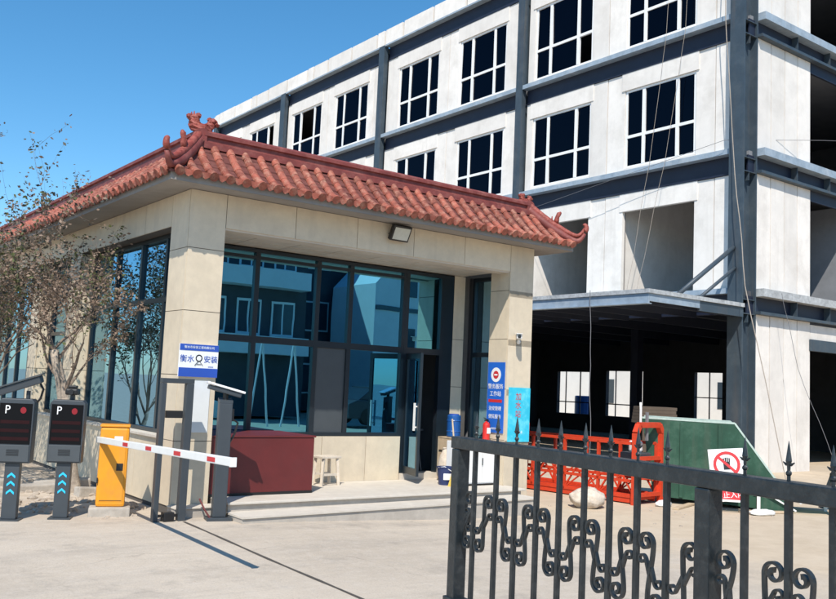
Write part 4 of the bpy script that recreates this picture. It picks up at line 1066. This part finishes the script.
# ------------------------------------------------------------------ trees
def tree(name, label, base, height, lean, seed, spread, trunk_r, nl, leafmix, n_main=6, trunk_h=.45, twist=False):
    rg = random.Random(seed); t = thing(name, label, 'tree', base)
    tr = MB(); tw = MB(); tips = []
    def limb(p, d, L, r, lev, mbld):
        n = 5 if lev < 2 else 4; pts = [p]; rs = [r]; q = p.copy(); dd_ = d.copy()
        for i in range(n):
            dd_ = (dd_+Vector((rg.gauss(0, .16), rg.gauss(0, .16), rg.gauss(.03, .10)))).normalized()
            q = q+dd_*L/n; pts.append(q.copy()); rs.append(r*(1-(i+1)/n*.62))
            if lev >= 2: tips.append((q.copy(), dd_.copy(), lev))
        mbld.tube(pts, rs, 7 if lev < 1 else 5 if lev < 2 else 3, cap=False)
        if lev < 4:
            for i in range(rg.randint(3, 4) if lev else n_main):
                k = rg.randint(2, n); ax = Vector((rg.gauss(0, 1), rg.gauss(0, 1), rg.gauss(.25, .5))).normalized()
                nd = (dd_*.75+ax*spread).normalized()
                limb(pts[k], nd, L*rg.uniform(.5, .78), max(.0022, rs[k]*rg.uniform(.45, .65)), lev+1, tw)
    p = Vector((0, 0, -.1)); top = Vector((lean[0]*trunk_h, lean[1]*trunk_h, height*trunk_h))
    pts = []; rs = []
    for i in range(11):
        f = i/10; pts.append(p.lerp(top, f)+Vector((.05*math.sin(f*7+seed), .05*math.cos(f*5+seed), 0))*f); rs.append(trunk_r*(1.25-.65*f+.25*max(0, .15-f)))
    tr.tube(pts, rs, 10)
    if twist:
        tr.tube([q+Vector((trunk_r*.7*math.cos(i*.5), trunk_r*.7*math.sin(i*.5), 0)) for i, q in enumerate(pts)], [r*.6 for r in rs], 8)
        tr.tube([q+Vector((trunk_r*.6*math.cos(i*.4+2.6), trunk_r*.6*math.sin(i*.4+2.6), 0)) for i, q in enumerate(pts)], [r*.62 for r in rs], 8)
    tr.build('trunk', 'bark', t, smooth=True)
    for i in range(n_main):
        a = 2*math.pi*i/n_main+rg.uniform(-.4, .4)
        d0 = Vector((math.cos(a)*spread*.9+lean[0]*.2, math.sin(a)*spread*.9+lean[1]*.2, rg.uniform(.6, 1.2))).normalized()
        limb(pts[rg.randint(7, 10)], d0, height*(1-trunk_h)*rg.uniform(.45, .75), trunk_r*rg.uniform(.28, .42), 1, tw)
    tw.build('branches', 'twig', t)
    for key, cnt, sz in leafmix:
        lf_ = MB()
        for i in range(cnt):
            q, dd_, lev = tips[rg.randrange(len(tips))]
            if key == 'leaf_green' and mn.noise(q*1.5+Vector((seed, 0, 0))) < .08: continue
            c = q+Vector((rg.gauss(0, .035), rg.gauss(0, .035), rg.gauss(0, .035)))
            a = Vector((rg.gauss(0, 1), rg.gauss(0, 1), rg.gauss(-.3, .6))).normalized(); b = a.orthogonal().normalized()
            b = (b*math.cos(i)+a.cross(b)*math.sin(i)); s_ = sz*rg.uniform(.6, 1.3)
            lf_.add([c, c+a*s_*.5+b*s_*.28, c+a*s_, c+a*s_*.5-b*s_*.28], [(0, 1, 2, 3)])
        lf_.build('crown', key, t)
    return t
tree('pale_bark_tree', 'twisted pale barked tree with dry brown leaves behind the orange barrier', (3.58, 11.8, 0), 3.3, (-.6, .4), 4, .55, .075, 9, (('leaf_brown', 3400, .05), ('leaf_green', 1800, .055)), 7, .56, True)
tree('bushy_tree', 'bushy half bare tree with dark and green leaves behind the parking displays', (2.6, 12.9, 0), 4.3, (-.25, .3), 11, .56, .06, 9, (('leaf_brown', 5000, .055), ('leaf_green', 4500, .06), ('leaf_dark', 2200, .055)), 9, .30, True)
tree('olive_shrub_tree', 'olive leaved multi stemmed tree beside the far gatehouse windows', (2.9, 15.2, 0), 3.8, (.1, .1), 23, .6, .05, 9, (('leaf_brown', 2500, .055), ('leaf_green', 4500, .065), ('leaf_dark', 1800, .06)), 9, .25, False)

# ------------------------------------------------------------------ black iron gate in the foreground
P0 = Vector((4.525, 5.329, 0))*.5; Q0 = Vector((4.083, 2.147, 0))*.5
P0.z = Q0.z = 0
fd = (Q0-P0).normalized(); fang = math.atan2(fd.y, fd.x)
t = thing('iron_gate', 'black wrought iron gate panel with spear tops and scrolls', 'gate', P0, fang)
bars = [.085, .228, .347, .472, .594, .719, .838, .957, 1.075, 1.346, 1.478, 1.60, 1.722, 1.844, 1.966, 2.088, 2.21]
SEND = 2.3
ZT_, ZBt = 1.408, .80
for s_ in (-.02, 1.226, SEND):
    MB().box(s_-.026, s_+.026, -.026, .026, 0, ZT_-.047).build('post', 'iron', t, bevel=.004)
MB().box(-.055, SEND+.03, -.026, .026, ZT_-.046, ZT_).build('top_rail', 'iron', t, bevel=.004)
for z in (ZBt, .12):
    MB().box(-.06, SEND+.03, -.0335, .0335, z-.045, z).build('bottom_rail', 'iron', t, bevel=.004) if z > .5 else MB().box(.011, 1.195, -.02, .02, z-.04, z).build('bottom_rail', 'iron', t)
spear = MB()
spear.lathe([(.007, 0), (.007, .014), (.011, .018), (.011, .023), (.006, .028), (.007, .042), (.0115, .054), (.008, .072), (.0035, .096), (.0005, .108)], seg=6)
for s_ in (-1, 1): spear.tube([(0, 0, .046), (s_*.012, 0, .044), (s_*.024, 0, .050)], [.005, .0045, .0015], 5)
spear.v = [(x*.7, y*.7, z*.9) for x, y, z in spear.v]
spear_me = spear.mesh('spear', 'iron')
bar_me = MB().box(-.0075, .0075, -.0075, .0075, .08, ZT_-.0465).mesh('bar', 'iron')
for s_ in bars:
    b = link('bar', bar_me, t, False, (s_, 0, 0))
    link('spear', spear_me, b, False, (0, 0, ZT_))
def spiral(cx_, cz_, r0, r1, a0, a1, n):
    return [(cx_+(r0+(r1-r0)*i/n)*math.cos(a0+(a1-a0)*i/n), cz_+(r0+(r1-r0)*i/n)*math.sin(a0+(a1-a0)*i/n)) for i in range(n+1)]
def ribbon(m, pts, wdt=.0045, dep=.007, taper=True):
    n = len(pts); V = []
    for i, (a, c) in enumerate(pts):
        t0 = Vector(pts[max(0, i-1)]); t1 = Vector(pts[min(n-1, i+1)]); tn = (t1-t0).normalized(); nn_ = Vector((-tn.y, tn.x))
        w_ = wdt*(1.0+.9*math.exp(-(i/4.0)**2)+.9*math.exp(-((n-1-i)/4.0)**2)) if taper else wdt
        p = Vector((a, c)); A_ = p+nn_*w_; B_ = p-nn_*w_
        V += [(A_.x, -dep, A_.y), (A_.x, dep, A_.y), (B_.x, dep, B_.y), (B_.x, -dep, B_.y)]
    F = []
    for i in range(n-1):
        for k in range(4): F.append((4*i+k, 4*i+(k+1) % 4, 4*i+4+(k+1) % 4, 4*i+4+k))
    F += [(3, 2, 1, 0), tuple(4*(n-1)+k for k in range(4))]
    m.add(V, F)
def scroll(sa, sb, za, zb, full=True):
    """S-scroll whose upper curl hugs the bar at sa and whose lower curl hugs the bar at sb (sb may be left or right)"""
    sg = 1 if sb > sa else -1
    r = .0300; o = .0095
    cx1 = sa+sg*(o+r); cx2 = sb-sg*(o+r)
    m = MB()
    up_ = [(cx1-sg*u, za+v) for u, v in spiral(0, 0, .008, r, R(90), R(540), 28)]
    dn_ = [(cx1+cx2-u, za+zb-v) for u, v in up_][::-1]
    e0 = up_[-1]; e1 = dn_[0]; mid = []
    for i in range(1, 14):
        f = i/14; h00 = 2*f**3-3*f**2+1; h10 = f**3-2*f**2+f; h01 = -2*f**3+3*f**2; h11 = f**3-f**2
        tn = -(za-zb)*1.0
        mid.append((h00*e0[0]+h01*e1[0], h00*e0[1]+h10*tn+h01*e1[1]+h11*tn))
    ribbon(m, up_+mid+dn_, .0036)
    r2 = .0155
    c1 = (sa+sg*(o+r2+.001), za-.050); jn = mid[7]
    b1 = [(c1[0]-sg*u, c1[1]+v) for u, v in spiral(0, 0, .006, r2, R(200), R(530), 18)]
    b1 += [(b1[-1][0]*(1-f)+jn[0]*f, b1[-1][1]*(1-f)+jn[1]*f) for f in (.35, .7, 1)]
    ribbon(m, b1, .0026, .006)
    ribbon(m, [(cx1+cx2-u, za+zb-v) for u, v in b1], .0026, .006)
    m.build('scroll', 'iron', t)
seq = [(-.02+.017, 'U')]+[(s_, 'L' if i % 2 == 0 else 'U') for i, s_ in enumerate(bars[:9])]+[(1.226, 'U')]+[(s_, 'L' if i % 2 == 0 else 'U') for i, s_ in enumerate(bars[9:])]
seq = []
kinds = {}
order = [(-.005, 'U')]+[(s_, 'LU'[i % 2]) for i, s_ in enumerate(bars[:9])]+[(1.226, 'U')]+[(s_, 'LU'[i % 2]) for i, s_ in enumerate(bars[9:])]
for (a, ka), (b, kb) in zip(order, order[1:]):
    if ka == kb: continue
    aa = a+(.022 if a in (-.005,) else 0); ex = .018
    if a == 1.226: aa = a+ex
    bb_ = b-ex if b == 1.226 else b
    if ka == 'U': scroll(aa, bb_, 1.180, 1.022)
    else: scroll(bb_, aa, 1.180, 1.022)

# ------------------------------------------------------------------ surroundings seen only in reflections or through openings
t = thing('far_workshop', 'long white workshop seen through the back openings of the unfinished building', 'building', (47, 30, GB))
MB().box(0, 6, -22, 30, 0, 5.2).build('wall', 'farwall', t)
MB().prism([(-.4, 5.21), (6.4, 5.21), (3, 6.6)], lambda u, v, w_: (u, w_, v), (-22.3, 30.3)).build('roof', 'device_lo', t)
for i in range(9): MB().box(-.03, -.001, -20+5*i, -18+5*i, 1.1, 2.7).build('window', 'farglass', t)
tag(MB().lathe([(.5, 0), (.55, .05), (.55, 1.5), (.5, 1.55)], seg=20).build('blue_tank', 'drum'), 'blue water tank seen through the back opening', 'tank').location = (36, 32.6, GB)

def office(name, label, loc, rz, W_, D_, floors, wallm, win=(1.8, 1.6), gap=3.2):
    t = thing(name, label, 'building', loc, rz)
    H = floors*3.3+.8
    MB().box(0, W_, -D_, 0, 0, H).build('wall', wallm, t)
    MB().box(-.2, W_+.2, -D_-.2, .2, H+.001, H+.35).build('cornice', 'farwall', t)
    n = int(W_/gap)
    for f in range(floors):
        for i in range(n):
            x = gap*(i+.5)-win[0]/2
            w_ = MB().box(x, x+win[0], .001, .05, .9+3.3*f, .9+3.3*f+win[1]).build('window', 'wframe', t)
            MB().box(x+.08, x+win[0]/2-.04, .051, .056, .98+3.3*f, .82+3.3*f+win[1]).build('pane', 'farglass', w_); MB().box(x+win[0]/2+.04, x+win[0]-.08, .051, .056, .98+3.3*f, .82+3.3*f+win[1]).build('pane', 'farglass', w_)
office('dark_walled_office', 'dark walled office block added across the road to darken the gatehouse glass reflection', (16, -19, 0), 0, 26, 9, 3, 'inner_shaded')  # added out of view; dark walls keep the mirrored image in the glass dark
t = thing('white_balcony_block', 'white balcony bands of the block across the road mirrored in the gatehouse glass', 'building', (14, -12, 0))
MB().box(0, 5.5, -5, 0, 0, 8.2).build('wall', 'inner_shaded', t)  # wall colour darkened so the mirrored block stays dark behind its bands
for z in (2.6, 5.4):
    MB().box(.3, 5.2, .001, .9, z, z+.75).build('balcony', 'tilewall', t)
    for x in (.6, 2.2, 3.8):
        w_ = MB().box(x, x+1.1, .001, .05, z+.8, z+2.3).build('window', 'wframe', t); MB().box(x+.08, x+.5, .051, .056, z+.9, z+2.2).build('pane', 'farglass', w_); MB().box(x+.58, x+1.02, .051, .056, z+.9, z+2.2).build('pane', 'farglass', w_)
t = thing('white_tiled_tower', 'white tiled stair tower across the road mirrored in the gatehouse glass', 'building', (24.5, -14, 0))
MB().prism([(0, 1.2), (1.2, 0), (4.6, 0), (4.6, 8.8), (1.4, 8.0), (0, 6.5)], lambda u, v, w_: (u, w_, v), (-4, 0)).build('wall', 'tilewall', t)
for z in (2.4, 5.2): MB().box(.05, 4.55, .001, .06, z, z+.22).build('band', 'farglass', t)
for z in (3.2, 6.0):
    for x in (1.7, 3.1): MB().box(x, x+.8, .001, .05, z, z+1.2).build('window', 'farglass', t)
for x, y, L, pm, lb in ((10.5, -6, 4.4, 'white', 'white parked car across the road mirrored in the gatehouse glass'), (20.5, -7, 4.6, 'device', 'charcoal parked car across the road mirrored in the gatehouse glass')):
    t = thing('parked_car', lb, 'car', (x, y, 0), 0, 'cars parked across the road')
    MB().prism([(-L/2, .25), (L/2, .25), (L/2, .75), (L*.32, .95), (-L*.42, .95), (-L/2, .8)], lambda u, v, w_: (u, w_, v), (-.85, .85)).build('body', pm, t, bevel=.05)
    MB().prism([(L*.3, .951), (L*.17, 1.40), (-L*.27, 1.40), (-L*.40, .951)], lambda u, v, w_: (u, w_, v), (-.74, .74)).build('cabin', 'farglass', t, bevel=.03)
    MB().box(-L*.26, L*.16, -.7, .7, 1.401, 1.44).build('roof', pm, t)
    for u in (-L*.31, L*.31):
        for q in (-.86, .66): MB().tube([(u, q, .32), (u, q+.2, .32)], .32, 16).build('wheel', 'black', t)
t = thing('white_pole_frame', 'white pole frame across the yard mirrored in the gatehouse glass', 'frame', (14.6, -5, 0))
for x in (-.7, .5):
    for q in (-.35, .35): MB().tube([(x+q, .0, 0), (x, 0, 2.9)], .035, 8).build('pole', 'white', t)
MB().tube([(-.7, 0, 2.9), (.5, 0, 2.9)], .05, 8).build('top_pole', 'white', t)
office('grey_warehouse', 'grey rendered warehouse across the road mirrored in the gatehouse glass', (2, -27, 0), 0, 12, 8, 1, 'inner')
